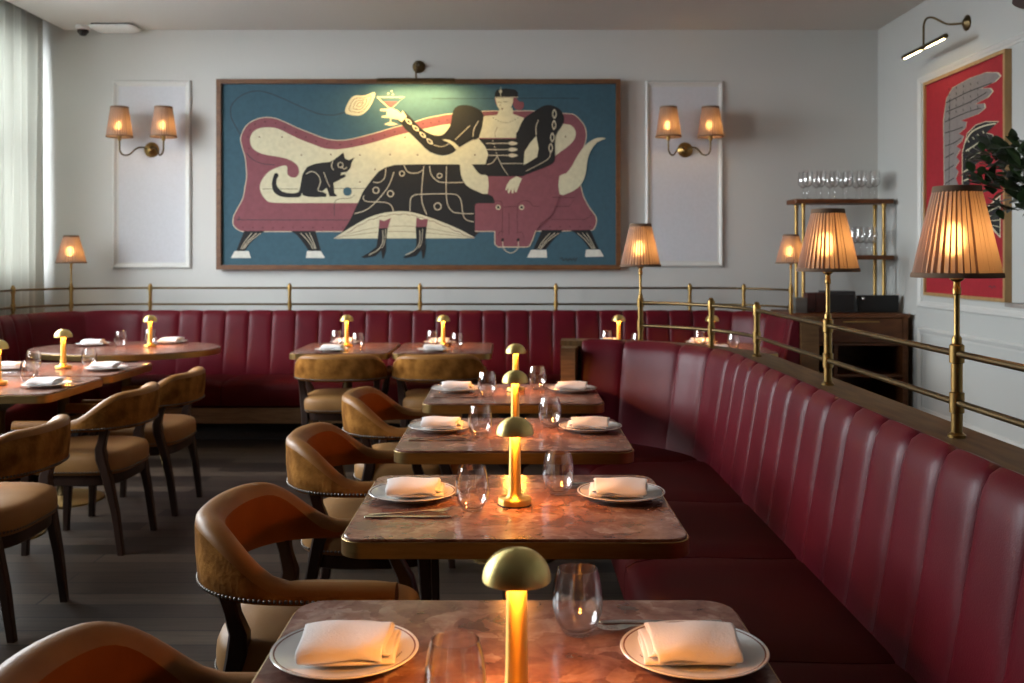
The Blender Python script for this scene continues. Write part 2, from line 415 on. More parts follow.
PROF = [(.0, .43), (.02, .55), (.045, .70), (.066, .82), (.075, .875), (.085, .915), (.100, .945), (.118, .958), (.134, .955), (.14, .93)]
def backrest(path, breaks, parent):
    mb = MB(); n2 = []
    for i, (o, z) in enumerate(PROF):
        a = PROF[max(0, i - 1)]; b = PROF[min(len(PROF) - 1, i + 1)]
        t = Vector((b[0] - a[0], b[1] - a[1])).normalized(); n2.append((-t.y, t.x))
    nch = len(breaks) - 1; K = 14; d0, d1 = breaks[0], breaks[-1]
    us = [0, .02, .05, .09, .15, .25, .38, .5, .62, .75, .85, .91, .95, .98]
    rings = []
    for k in range(nch * K + 1):
        c = min(k // K, nch - 1); u = us[k % K] if k < nch * K else 1
        d = breaks[c] + (breaks[c + 1] - breaks[c]) * u; u = u % 1
        q = abs(2 * u - 1)
        b = .012 * (1 - q ** 7) - .004
        if k == 0 or k == nch * K: b = -.012
        rings.append([path.pt(d, o + n[0] * b * w, z + n[1] * b * w) for (o, z), n, w in
                      zip(PROF, n2, [.0, .5, .9, 1, 1, 1, 1, .9, .6, .1])])
    # closed ends
    mb.rings(rings, closed=False)
    for r in (rings[0], rings[-1]):
        d = d0 if r is rings[0] else d1
        mb.face([mb.v(p) for p in r] + [mb.v(path.pt(d, .14, .43))])
    return mb.build('backrest', M['leather_red'], parent, smooth=50)

def seat(path, cuts, depth, parent):
    for a, b in zip(cuts, cuts[1:]):
        mb = MB(); st = path.stations(a + .003, b - .003, .06); rings = []
        for i, d in enumerate(st):
            e = min(d - a, b - d); q = min(1, e / .05); q = math.sqrt(max(0, 1 - (1 - q) ** 2))
            dz = -.018 * (1 - q)
            pf = [(.06, .27), (.06, .462 + dz * .3), (-.10, .468 + dz), (-depth * .55, .474 + dz), (-depth + .10, .470 + dz), (-depth + .035, .458 + dz),
                  (-depth + .006, .43), (-depth, .40), (-depth + .002, .33), (-depth + .015, .285), (-depth + .04, .27)]
            rings.append([path.pt(d, o, z) for o, z in pf])
        mb.rings(rings, True, True, True)
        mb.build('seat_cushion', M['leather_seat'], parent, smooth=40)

def sweep(path, d0, d1, prof, step=.05):
    mb = MB()
    mb.rings([[path.pt(d, o, z) for o, z in prof] for d in path.stations(d0, d1, step)], True, True, True)
    return mb
def rect(o0, o1, z0, z1): return [(o0, z0), (o1, z0), (o1, z1), (o0, z1)]

arc = lambda a: RIGHT.S[1][0] + R(a) * RC[2]
bq = thing('banquette', 'curved burgundy leather banquette beside the row of marble tables, near right', 'banquette', group='burgundy banquettes')
def spaced(a, b, p):
    n = max(1, round((b - a) / p)); return [a + (b - a) * i / n for i in range(n)]
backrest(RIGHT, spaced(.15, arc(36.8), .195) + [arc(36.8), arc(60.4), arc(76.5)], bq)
cuts = [.15, .9, 1.55, 2.15, 2.93 - .0, 3.63, 4.4, arc(76.5)]
seat(RIGHT, cuts, .53, bq)
sweep(RIGHT, .15, arc(76), rect(-.46, -.43, .15, .268)).build('front_rail', M['wood_dark'], bq, smooth=20)
sweep(RIGHT, .15, arc(76), rect(-.34, .10, 0, .268)).build('plinth', M['black'], bq, smooth=20)
pw = thing('booth_partition', 'curved oak partition with flat ledge behind the near right banquette', 'partition', group='booth partitions')
sweep(RIGHT, .15, arc(84), rect(.145, .275, 0, .926)).build('partition_body', M['wood_oak'], pw, smooth=20)
sweep(RIGHT, .15, arc(84.5), rect(.128, .290, .926, .952)).build('ledge', M['wood_ledge'], pw, smooth=20)
sweep(RIGHT, arc(78), arc(84), rect(.0, .145, 0, .926)).build('end_post', M['wood_oak'], pw, smooth=20)

bb = thing('banquette', 'long burgundy channelled banquette under the large painting along the back', 'banquette', group='burgundy banquettes')
La, Ar, Lb, Ab, Lc = [g[0] for g in BACK.S]
dX = lambda X: Lb + X + 3.05
backrest(BACK, spaced(0, Ar + .12, .185) + spaced(Ar + .12, dX(-2.937), .42) + [dX(-2.937)] + spaced(dX(-2.65), Ab, .19) + spaced(Ab, Lc, .26) + [Lc, BACK.len - .02], bb)
cuts = [0, 1.1, 2.2, 3.3, La + BACK.S[0][1], Lb, Lb + .9, Lb + 1.8, Lb + 2.7, Lb + 3.6, Ab, Lc, BACK.len - .02]
seat(BACK, cuts, .475, bb)
sweep(BACK, 0, BACK.len - .02, rect(-.455, -.43, .155, .268)).build('front_rail', M['wood_oak'], bb, smooth=20)
sweep(BACK, 0, BACK.len - .02, rect(-.25, .10, 0, .268)).build('plinth', M['black'], bb, smooth=20)
pb = thing('booth_partition', 'oak ledge wrapping the back of the long banquette by the wall', 'partition', group='booth partitions')
sweep(BACK, 0, BACK.len, rect(.145, .275, 0, .926)).build('partition_body', M['wood_oak'], pb, smooth=20)
sweep(BACK, 0, BACK.len, rect(.128, .290, .926, .952)).build('ledge', M['wood_ledge'], pb, smooth=20)

# railings ---------------------------------------------------------
def post(parent, x, y, zb, zu, zl, lamp=False):
    mb = MB(); r = .0135
    mb.lathe([(0, 0), (.021, 0), (.021, .006), (.016, .010), (r, .012), (r, zl - zb - .026), (.0175, zl - zb - .024), (.0175, zl - zb + .024), (r, zl - zb + .026),
              (r, zu - zb - .024), (.0175, zu - zb - .022), (.0175, zu - zb + .020)] +
             ([(.013, zu - zb + .024), (0, zu - zb + .025)] if lamp else [(.017, zu - zb + .023), (.011, zu - zb + .027), (.012, zu - zb + .032), (.006, zu - zb + .038), (0, zu - zb + .038)]), 20, (x, y, zb))
    mb.build('post', M['brass'], parent, smooth=40)
def railing(label, path, d0, d1, zu, zl, posts, lamps):
    t = thing('brass_railing', label, 'railing', group='brass railings on the booth ledges')
    for nm, z in (('upper_rail', zu), ('lower_rail', zl)):
        MB().tube([path.pt(d, .205, z) for d in path.stations(d0, d1, .06)], .0085, 12).build(nm, M['brass_dark'], t, smooth=60)
    for d, lamp in [(d, False) for d in posts] + [(d, True) for d in lamps]:
        x, y, z = path.pt(d, .205, .952); post(t, x, y, z, zu, zl, lamp)
    return t
def d_at_angle_R(px):      # distance along RIGHT whose railing post stands at picture column px
    best = min((abs(CX + F * p[0] / p[1] - px), d) for d in [i * .005 for i in range(100, int(RIGHT.len / .005))] for p in [RIGHT.pt(d, .205, 0)])
    return best[1]
def d_on_back(X): return Lb + (X + 3.05)
rp_lamp = [2.385 - .1, 3.355 - .1, arc(57.3)]
rp_post = [arc(1.5), arc(29.3), 1.45 - .1, .5]
railing('brass double railing on the curved ledge of the near right banquette', RIGHT, .15, arc(57.3), 1.155, 1.036, rp_post, rp_lamp)
dl = Ar + R(180 - math.degrees(math.atan2(7.777 - 7.23, -3.49 + 3.05))) * .5
dr = Ab + R(90 - 17) * .5
bp_lamp = [dl, dr]
bp_post = [Ar + R(11) * .5, d_on_back((150 - CX) * 7.93 / F), d_on_back((289.5 - CX) * 7.93 / F), d_on_back((420 - CX) * 7.93 / F), d_on_back((556 - CX) * 7.93 / F),
           d_on_back((690 - CX) * 7.93 / F), Ab + R(90 - 55) * .5, 3.6, 2.2, .8]
railing('brass double railing on the ledge behind the long back banquette', BACK, 0, dr, 1.139, 1.008, bp_post, bp_lamp)

# pleated shades ---------------------------------------------------
def pleated_shade(parent, z0, z1, rb, rt, npl=40, seed=1, name='lamp_shade', c=(0, 0)):
    rnd = random.Random(seed); mb = MB()
    ang = [0]
    for i in range(npl):
        ang += [ang[-1] + rnd.uniform(.45, .75), ang[-1] + 1 + rnd.uniform(-.1, .1)]
    ang = [a / ang[-1] * 2 * math.pi for a in ang[:-1]]
    H = 7; rings = []
    for k in range(H + 1):
        t = k / H; z = z0 + (z1 - z0) * t
        r = rb + (rt - rb) * (t * .88 + .12 * t * t) 
        ring = []
        for i, a in enumerate(ang):
            amp = .028 * (1 - .4 * t) * (1 if i % 2 else -1)
            rr = r * (1 + amp); ring.append((c[0] + rr * math.cos(a), c[1] + rr * math.sin(a), z))
        rings.append(ring)
    V = [[mb.v(p) for p in r] for r in rings]; n = len(ang)
    for k in range(H):
        for i in range(n):
            mb.mi = i % 2
            mb.face([V[k][i], V[k][(i + 1) % n], V[k + 1][(i + 1) % n], V[k + 1][i]])
    sh = mb.build(name, [M['shade_thin'], M['shade_fold']], parent, smooth=0)
    for nm, z, r in (('lower_binding', z0, rb * 1.02), ('upper_binding', z1, rt * 1.02)):
        s = 1 if z == z0 else -1
        MB().lathe([(r + .0015, -.002), (r + .003, .001), (r + .001, .010 if z == z0 else .014), (r - .002, .010 if z == z0 else .014), (r - .002, -.002), (r + .0015, -.002)], 48, (c[0], c[1], z - (.0 if z == z0 else .012))).build(nm, M['shade_trim'], sh, smooth=50)
    return sh
def railing_lamp(x, y, zpost, label, seed, z0=1.342, h=.218, rb=.101, rt=.053):
    t = thing('railing_lamp', label, 'lamp', (x, y, zpost), 0, 'pleated lamps standing on the railing posts')
    b = z0 - zpost
    MB().lathe([(0, 0), (.0115, 0), (.0115, .014), (.0075, .02), (.0068, .024), (.0068, b - .045), (.010, b - .042), (.010, b - .028), (.0085, b - .026), (.0085, b - .012), (.017, b - .006), (.017, b + .012), (.011, b + .016), (.011, b + .05), (0, b + .05)], 20).build('stem', M['brass'], t, smooth=40)
    MB().ball((0, 0, b + .088), .021, 12, 8, (1, 1, 1.9)).build('bulb', M['bulb'], t, smooth=180)
    k = MB()
    for i in range(3):
        a = R(120 * i + 30); k.tube([(0, 0, b + h - .02), (rt * math.cos(a), rt * math.sin(a), b + h - .012)], .0014, 5)
    k.tube([(0, 0, b + .045), (.03, 0, b + .08), (.03, 0, b + .12), (0, 0, b + h - .02)], .0014, 5)
    k.build('shade_carrier', M['brass'], t)
    pleated_shade(t, b, b + h, rb, rt, 38, seed)
    return t
for (path, ds, zu), lbls in (((RIGHT, rp_lamp, 1.155), ['largest pleated lamp on the railing post nearest the camera at right', 'pleated lamp on the second post of the right railing, before the sideboard', 'pleated lamp at the far end post of the curved right railing']),
                            ((BACK, bp_lamp, 1.139), ['small pleated lamp on the back railing beside the sheer curtain', 'small pleated lamp at the right end of the back railing by the sideboard'])):
    for i, (d, l) in enumerate(zip(ds, lbls)):
        x, y, z = path.pt(d, .205, zu + .024)
        railing_lamp(x, y, z, l, 10 + i + (path is BACK) * 5, h=.218 if i != 1 or path is BACK else .210, rb=.101 if path is RIGHT else .112, rt=.053 if path is RIGHT else .056)

# ------------------------------------------------------------------ chairs
def make_chair(label):
    t = thing('armchair', label, 'chair', group='tan leather barrel armchairs')
    W, n = .272, 2.4
    plan = []                                        # (x, y, nx, ny) along the shell, right arm front -> back -> left arm front
    for i in range(7): plan.append((.235 - .255 * i / 7, -W))
    for i in range(29):
        a = math.pi * i / 28
        c, s = math.cos(a), math.sin(a)
        plan.append((-.02 - .245 * abs(s) ** (2 / n), -W * (1 if c > 0 else -1) * abs(c) ** (2 / n)))
    for i in range(7): plan.append((-.02 + .255 * (i + 1) / 7, W))
    m = len(plan); nor = []
    for i in range(m):
        a = plan[max(0, i - 1)]; b = plan[min(m - 1, i + 1)]
        tx, ty = b[0] - a[0], b[1] - a[1]; l = math.hypot(tx, ty); nor.append((ty / l * 1, -tx / l * 1))
    # outward: right arm has y = -W, travelling to -x -> outward is -y
    if nor[0][1] > 0: nor = [(-a, -b) for a, b in nor]
    out, band, inn, capS = [], [], [], []
    nails = []
    for (x, y), (nx, ny) in zip(plan, nor):
        f = sstep(.02, .232, -x)
        zt = .636 + .124 * f; th = .029; zb = .585
        fl = .012 * f
        P = lambda o, z: (x + nx * o, y + ny * o, z)
        zc = zt - .026
        out.append([P(th - .012, zb), P(th - .002, zb + .003), P(th + .004, zb + .012), P(th + .004 + fl * .6, (zb + .012 + zc) / 2), P(th + fl, zc)])
        band.append([P(th + fl, zc), P(th * .93 + fl, zc + .013), P(th * .62 + fl, zc + .022), P(fl, zc + .026), P(-th * .62 + fl, zc + .021), P(-th * .95 + fl * .7, zc + .010), P(-th - .002, zc - .004)])
        inn.append([P(-th - .002, zc - .004), P(-th + .001 - .006 * f, (zc + zb) / 2 - .005), P(-th + .004, zb + .006), P(-th + .012, zb)])
        capS.append((out[-1] + band[-1][1:] + inn[-1][1:]))
        nails.append((P(th + .005, zb + .014), (nx, ny)))
    o = MB(); o.rings(out, closed=False)
    und = [[a[-1], b[0]] for a, b in zip(inn, out)]; o.rings(und, closed=False)
    o.build('outer_back', M['suede'], t, smooth=50)
    b = MB(); b.rings(band, closed=False)
    for c in (capS[0], capS[-1]): b.face([b.v(p) for p in c])
    b.build('top_roll', M['leather_tan'], t, smooth=60)
    i_ = MB(); i_.rings(inn, closed=False); i_.build('inner_back', M['leather_rust'], t, smooth=50)
    # nail trim along the lower edge
    nb = MB()
    acc, last = 0, None
    for (p, nn), (q, n2) in zip(nails, nails[1:]):
        p, q = Vector(p), Vector(q); L = (q - p).length; k = 0
        while acc < L:
            c = p.lerp(q, acc / L); nb.ball(c, .0052, 6, 4); acc += .0125
        acc -= L
    nb.build('nail_trim', M['nail'], t, smooth=180)
    # seat
    def ring(s, z, n=3.6, hx=.245, hy=.25):
        r = []
        for k in range(48):
            a = 2 * math.pi * k / 48; c, sn = math.cos(a), math.sin(a)
            r.append((s * hx * (1 if c > 0 else -1) * abs(c) ** (2 / n) + .005, s * hy * (1 if sn > 0 else -1) * abs(sn) ** (2 / n), z))
        return r
    sm = MB(); sm.rings([ring(.95, .375), ring(.99, .38), ring(1.0, .39), ring(1.005, .42), ring(.995, .448), ring(.96, .468), ring(.86, .480), ring(.6, .488), ring(.3, .491), ring(.02, .492)], True, True, True)
    sm.build('seat', M['leather_seat_tan'], t, smooth=60)
    sn = MB(); rg = [Vector(p) for p in ring(1.005, .392)]; acc = 0
    for p, q in zip(rg, rg[1:] + rg[:1]):
        L = (q - p).length
        while acc < L: sn.ball(p.lerp(q, acc / L), .005, 6, 4); acc += .0135
        acc -= L
    sn.build('seat_nail_trim', M['nail'], t, smooth=180)
    fr = MB(); fr.rings([ring(.90, .325), ring(.92, .33), ring(.93, .376)], True, True, True); fr.build('seat_frame', M['wood_dark'], t, smooth=40)
    for s in (-1, 1):
        g = MB(); g.sqleg([(-.232, s * .208, 0), (-.205, s * .210, .2), (-.172, s * .216, .36), (-.150, s * .226, .45), (-.145, s * .232, .50), (-.160, s * .238, .55), (-.170, s * .240, .592)], [.030, .036, .044, .050, .044, .036, .042])
        g.build('rear_leg', M['wood_dark'], t, smooth=40)
        g = MB(); g.sqleg([(.215, s * .21, 0), (.208, s * .213, .2), (.20, s * .222, .36), (.195, s * .235, .43), (.18, s * .250, .48), (.150, s * .262, .53), (.135, s * .270, .57), (.14, s * .272, .60)], [.030, .036, .046, .050, .046, .038, .036, .044])
        g.build('front_leg', M['wood_dark'], t, smooth=40)
    return t
TY = [1.50, 2.55, 3.565, 4.61]
chair = None
def put_chair(x, y, rz, label, sc=1):
    global chair
    if chair is None:
        chair = make_chair(label); chair.location = (x, y, 0); chair.rotation_euler.z = rz
    else: clone(chair, (x, y, 0), rz, label).scale = (1, sc, 1)
put_chair(-.50, 1.50, 0, 'tan armchair cut off by the bottom left corner, at the nearest centre table')
put_chair(-.49, 2.55, R(-2), 'tan leather armchair with nailhead trim at the second centre table back')
put_chair(-.50, 3.565, R(1), 'tan leather armchair at the third centre table back')
put_chair(-.48, 4.60, 0, 'tan leather armchair at the farthest centre table')
put_chair(-2.035, 3.75, R(180), 'dark-lit armchair cut by the left edge, nearest of the left-hand chairs')
put_chair(-2.05, 4.78, R(180), 'armchair with its back to the aisle at the front left-hand table')
put_chair(-2.035, 5.47, R(180), 'armchair with its back to the aisle at the rear left-hand table')
put_chair(-1.125, 6.585, R(90), 'armchair seen from behind at the left table along the back wall', 1.03)
put_chair(-.48, 6.585, R(90), 'armchair seen from behind at the second table along the back wall', 1.03)

# ------------------------------------------------------------------ tables
def table_parts(t, outline, inner, brass_z=(.706, .7435)):
    mb = MB(); n = len(outline)
    A = lambda P, z: [(x, y, z) for x, y in P]
    mb.rings([A(inner, brass_z[0]), A(outline, brass_z[0]), A(outline, brass_z[1]), A(inner, brass_z[1])], True, True, True)
    mb.build('edge_band', M['brass_band'], t, smooth=40, bevel=.0015)
    sl = MB()
    f = lambda s: [(x * s, y * s) for x, y in inner]
    sl.rings([A(f(1.004), .7437), A(f(1.004), .748), A(f(1.0), .75)], True, True, True)
    sl.build('tabletop', M['marble'], t, smooth=30)
    MB().lathe([(0, .60), (.14, .69), (.14, .705), (0, .705)], 24).build('top_plate', M['black'], t)
    MB().lathe([(0, .02), (.055, .02), (.038, .05), (.032, .10), (.032, .60), (.05, .66), (.09, .70), (0, .70)], 24).build('column', M['brass_dark'], t, smooth=40)
    MB().lathe([(0, 0), (.22, 0), (.22, .008), (.205, .016), (.10, .026), (.05, .034), (0, .034)], 48).build('base', M['brass'], t, smooth=40)
def make_table(label, loc, rz=0):
    t = thing('dining_table', label, 'table', loc, rz, 'brass-edged marble dining tables')
    table_parts(t, rrect(.403, .334, .06), rrect(.396, .327, .054))
    return t
TN = ['the nearest centre table', 'the second centre table back', 'the third centre table back', 'the farthest centre table']
tab = make_table('nearest brass-edged marble table, cut off by the bottom of the photo', (.008, TY[0], 0))
places = [(TN[0], .008, TY[0], 0, 'row')]
for y, l, nm in zip(TY[1:], ['brass-edged marble table, second from the front in the centre row', 'brass-edged marble table, third from the front in the centre row', 'brass-edged marble table at the far end of the centre row'], TN[1:]):
    clone(tab, (.010, y, 0), 0, l); places.append((nm, .010, y, 0, 'row'))
for x, y, rz, l, nm, kind in [(-2.565, 4.90, R(180), 'front table at left, joined edge to edge with the one behind', 'the front left-hand table', 'left'),
                              (-2.565, 5.615, R(180), 'rear table of the joined pair at left, before the oval table', 'the rear left-hand table', 'left'),
                              (-1.155, 6.93, R(90), 'left one of two tables along the back banquette under the painting', 'the left table along the back wall', 'back'),
                              (-.465, 6.93, R(90), 'right one of two tables along the back banquette under the painting', 'the second table along the back wall', 'back'),
                              (.79, 6.93, R(90), 'back table left of two showing over the curved ledge', 'the left table behind the curved ledge', 'hid'),
                              (1.46, 6.93, R(90), 'back table right of two showing over the curved ledge', 'the right table behind the curved ledge', 'hid')]:
    clone(tab, (x, y, 0), rz, l); places.append((nm, x, y, rz, kind))
ov = thing('oval_table', 'oval brass-edged table in the back left corner of the banquette', 'table', (-2.72, 6.93, 0))
ell = lambda a, b: [(a * math.cos(2 * math.pi * i / 72), b * math.sin(2 * math.pi * i / 72)) for i in range(72)]
table_parts(ov, ell(.65, .515), ell(.642, .507))
# ------------------------------------------------------------------ table-top things
def make_lamp(label):
    t = thing('table_lamp', label, 'table lamp', group='brass mushroom table lamps')
    MB().lathe([(0, 0), (.040, 0), (.040, .003), (0, .003)], 32).build('foot', M['black'], t)
    MB().lathe([(.0, .003), (.0432, .003), (.0436, .006), (.0436, .0155), (.042, .0175), (.026, .019), (.0215, .0215), (.0185, .027), (.0168, .036), (.0160, .055), (.0152, .11), (.0143, .172), (.0143, .188), (0, .188)], 36).build('stem', M['brass_stem'], t, smooth=40)
    d = [(.0152 + .0, .176), (.022, .1785), (.0462, .1765)]
    dome = [(.0486, .1815)] + [(.0490 * math.cos(R(a)) ** .9 if a < 90 else 0, .1835 + .0425 * math.sin(R(a))) for a in range(0, 91, 6)]
    inner = [(.0465 * math.cos(R(a)), .1825 + .039 * math.sin(R(a))) for a in range(90, -1, -10)]
    MB().lathe(dome + inner + [(.0486, .1815)], 48).build('dome_shade', M['brass_bright'], t, smooth=60)
    MB().lathe([(.0175, .187), (.0175, .185), (.034, .185), (.034, .187)], 16).build('light_ring', M['led'], t)
    return t
def make_plate(label):
    t = MB().lathe([(0, .004), (.058, .004), (.060, .0), (.066, .0), (.070, .005), (.098, .012), (.1155, .0165), (.1170, .0178), (.1160, .0190),
                    (.1120, .0182), (.1095, .0177), (.097, .0150), (.078, .0120), (.072, .0092), (.060, .0082), (0, .008)], 64,
                   mats=[0] * 9 + [1] + [0] * 6)
    t.mi = 1
    s = .0016                                            # small script mark on the rim
    for a0, zs in ((0, 0),):
        pts = [(.088, -.012), (.0905, -.009), (.0885, -.006), (.0915, -.0035), (.0885, -.001), (.091, .002), (.089, .005), (.0915, .008), (.0895, .012)]
        for p, q in zip(pts, pts[1:]):
            dx, dy = q[0] - p[0], q[1] - p[1]; l = math.hypot(dx, dy); nx, ny = -dy / l * .0007, dx / l * .0007
            zf = lambda c: .0121 + (math.hypot(*c) - .078) * (.0030 / .019) + .0006
            t.mi = 2; t.face([t.v(c[0], c[1], zf(c)) for c in ((p[0] + nx, p[1] + ny), (q[0] + nx, q[1] + ny), (q[0] - nx, q[1] - ny), (p[0] - nx, p[1] - ny))])
    o = t.build('dinner_plate', [M['china'], M['china_band'], M['ink']], smooth=40)
    return tag(o, label, 'plate', 'white rimmed plates')
def make_napkin(label, seed, mirror):
    rnd = random.Random(seed)
    prof = []
    D, zl = .062, [.003, .0095, .016, .0225, .029]
    prof = [(D, zl[0]), (0, zl[0]), (-D * .93, zl[0] + .0005), (-D, (zl[0] + zl[1]) / 2), (-D * .93, zl[1]), (0, zl[1]), (D * .92, zl[1]), (D * .97, (zl[1] + zl[2]) / 2), (D * .9, zl[2]),
            (0, zl[2]), (-D * .86, zl[2]), (-D * .95, (zl[2] + zl[3]) / 2), (-D * .90, zl[3]), (0, zl[3] + .001), (D * .86, zl[3]), (D * .93, (zl[3] + zl[4]) / 2), (D * .86, zl[4]), (D * .3, zl[4] + .0025), (-D * .4, zl[4] + .002), (-D * .86, zl[4] - .002), (-D * 1.03, zl[4] - .009), (-D * 1.09, zl[4] - .017)]
    mb = MB(); NX = 14; rows = []
    for k, (y, z) in enumerate(prof):
        lay = k / (len(prof) - 1); hw = .071 - .002 * lay; sh = (.010 if lay < .3 else .006 if lay < .55 else -.003) * mirror
        row = []
        for i in range(NX + 1):
            u = i / NX * 2 - 1
            row.append((u * hw + sh + .0025 * math.sin(k * 1.7 + seed) + .004 * u * (y / D) * lay, y + .0035 * math.sin(u * 2.3 + k * .8 + seed) + .004 * u * lay, z + .0018 * math.sin(u * 4.1 + k * .6 + seed * 2) * lay - .0035 * abs(u) ** 3 * lay))
        rows.append(row)
    mb.rings(rows, closed=False)
    o = mb.build('napkin', M['linen'], smooth=180)
    s = o.modifiers.new('cloth', 'SOLIDIFY'); s.thickness = .0045; s.offset = 0
    b = o.modifiers.new('soft', 'SUBSURF'); b.levels = 1; b.render_levels = 2
    return tag(o, label, 'napkin', 'folded white napkins')
def make_glass(label):
    o_ = [(0, .0), (.019, .0), (.024, .0025), (.0305, .012), (.0380, .026), (.0425, .042), (.0435, .055), (.0420, .074), (.0385, .094), (.0338, .111)]
    i_ = [(.0328, .1112), (.0374, .094), (.0408, .074), (.0423, .055), (.0412, .042), (.0366, .027), (.029, .0145), (.020, .0085), (0, .007)]
    o = MB().lathe(o_ + i_, 48).build('stemless_glass', M['glass'], smooth=60)
    return tag(o, label, 'glass', 'stemless drinking glasses')
def make_knife(label):
    mb = MB()
    pl = [(-.108, -.004), (-.106, -.0058), (-.06, -.005), (-.018, -.0036), (-.012, -.005), (.01, -.0075), (.06, -.0095), (.095, -.008), (.108, -.001), (.104, .0042), (-.012, .0042), (-.018, .0036), (-.06, .005), (-.106, .0058), (-.108, .004)]
    mb.prism(pl, .0012, .0042)
    o = mb.build('table_knife', M['steel'], smooth=0, bevel=.001); return tag(o, label, 'knife', 'steel table knives')
def make_fork(label):
    mb = MB(); secs = [(-.105, .0055, .002), (-.10, .0065, .002), (-.05, .0045, .003), (0, .003, .004), (.03, .003, .006), (.045, .0055, .0065), (.055, .0105, .006), (.065, .0115, .005)]
    mb.rings([[(x, -h, z), (x, h, z), (x, h, z + .002), (x, -h, z + .002)] for x, h, z in secs], True, True, True)
    for k in range(4):
        y = -.0093 + k * .0062
        mb.rings([[(x, y - h, z), (x, y + h, z), (x, y + h, z + .002), (x, y - h, z + .002)] for x, h, z in [(.063, .0024, .005), (.08, .002, .0055), (.095, .0016, .0085), (.105, .0008, .0125)]], True, True, True)
    o = mb.build('table_fork', M['steel'], smooth=30); return tag(o, label, 'fork', 'steel table forks')
PRO = {}
def place(kind, maker, loc, rz, label):
    if kind not in PRO:
        o = maker(label); PRO[kind] = o; o.location = loc; o.rotation_euler.z = rz; return o
    return clone(PRO[kind], loc, rz, label)
ZT = .7502
GL = {TN[0]: ((-.085, -.145), (.105, .164)), TN[1]: ((-.108, -.078), (.118, .10)), TN[2]: ((-.12, -.075), (.136, .125)), TN[3]: ((-.12, -.10), (.118, .127))}
LY = {TN[0]: (.0, -.108), TN[1]: (.0, -.014), TN[2]: (.005, .019), TN[3]: (.012, .07)}
def setting(nm, cx, cy, rz, kind, seed):
    T = lambda x, y: (cx + x * math.cos(rz) - y * math.sin(rz), cy + x * math.sin(rz) + y * math.cos(rz))
    sides = {'row': ('left', 'right'), 'left': ('aisle', 'wall'), 'back': ('near', 'far'), 'hid': ('near', 'far')}[kind]
    if rz and abs(rz - R(90)) < .01: sides = ('near', 'far')
    g = GL.get(nm, ((-.11, -.09), (.125, .10)))
    l = LY.get(nm, (.0, .0) if kind == 'left' else (.24, .01) )
    if kind in ('back', 'hid'): l = (.08, .02)
    place('lamp', make_lamp, (*T(*l), ZT), 0, 'brass mushroom lamp glowing on ' + nm)
    dy = .06
    for i, sd in enumerate(sides):
        px = (-.272 if i == 0 else .283); 
        X, Y = T(px, dy)
        mk = rz + (0 if i == 0 else math.pi)
        place('plate', make_plate, (X, Y, ZT), rz + (R(-12) if i == 0 else R(200)), 'white rimmed plate, %s side of %s' % (sd, nm))
        mir = 1 if i == 0 else -1
        if kind == 'left': mir = -mir
        nr = (R(2) if mir > 0 else R(-3)) + random.uniform(-.05, .05)
        if kind in ('back', 'hid'): nr += 0
        place('nap%d' % mir, lambda L: make_napkin(L, 3 if mir > 0 else 5, mir), (X + .004 * mir, Y - .004, ZT + .0125), nr, 'folded white napkin on the plate, %s side of %s' % (sd, nm))
        gx, gy = T(*g[i])
        place('glass', make_glass, (gx, gy, ZT), random.uniform(0, 6), 'stemless glass by the plate, %s side of %s' % (sd, nm))
        if kind in ('row', 'left'):
            s = -1 if i == 0 else 1
            kx, ky = T(px + s * .0 + (.01 if i == 0 else -.03), dy + s * .212 - .0 if i == 0 else dy + .150)
            if i == 0: kx, ky = T(px + .01, dy - .205)
            place('knife', make_knife, (kx, ky, ZT), rz + (R(1) if i == 0 else R(181)), 'steel knife beside the plate, %s side of %s' % (sd, nm))
            fx, fy = T(px + (.012 if i == 0 else -.045), dy + (-.172 if i == 0 else .128))
            place('fork', make_fork, (fx, fy, ZT), rz + (R(9) if i == 0 else R(192)), 'steel fork beside the plate, %s side of %s' % (sd, nm))
for i, p in enumerate(places): setting(*p, seed=i)
on = 'the oval corner table'
place('lamp', make_lamp, (-2.567, 6.97, ZT), 0, 'brass mushroom lamp glowing on ' + on)
for (x, y, sd, mir) in ((-3.02, 7.08, 'left', 1), (-2.52, 7.27, 'right', -1)):
    place('plate', make_plate, (x, y, ZT), R(30), 'white plate with a dark rim line, %s side of %s' % (sd, on))
    place('nap%d' % mir, None, (x, y, ZT + .0125), R(8) * mir, 'folded white napkin on the plate, %s side of %s' % (sd, on))
for (x, y, sd) in ((-2.78, 6.98, 'left'), (-2.64, 7.17, 'right')):
    place('glass', make_glass, (x, y, ZT), 0, 'stemless glass by the plate, %s side of %s' % (sd, on))

# ------------------------------------------------------------------ the large painting
YC = YB - .05
def paint_layers(shapes, to3):
    """shapes: (material index, polygon) painted in order; to3(px, py, k) -> point on the canvas"""
    mb = MB()
    for k, (mi, poly) in enumerate(shapes):
        mb.mi = mi
        if isinstance(poly, tuple):
            A, B = [[mb.v(to3(x, y, k)) for x, y in q] for q in poly]
            for i in range(len(A) - 1): mb.face([A[i], A[i + 1], B[i + 1], B[i]])
            continue
        vs = [mb.v(to3(x, y, k)) for x, y in poly]
        for tri in tessellate_polygon([[Vector((x, y, 0)) for x, y in poly]]): mb.face([vs[i] for i in tri])
    return mb
def ribbon(pts, w):
    L_, R_ = [], []
    n = len(pts)
    for i in range(n):
        a, b = pts[max(0, i - 1)], pts[min(n - 1, i + 1)]
        dx, dy = b[0] - a[0], b[1] - a[1]; l = math.hypot(dx, dy) or 1
        L_.append((pts[i][0] - dy / l * w / 2, pts[i][1] + dx / l * w / 2)); R_.append((pts[i][0] + dy / l * w / 2, pts[i][1] - dx / l * w / 2))
    return (L_, R_)
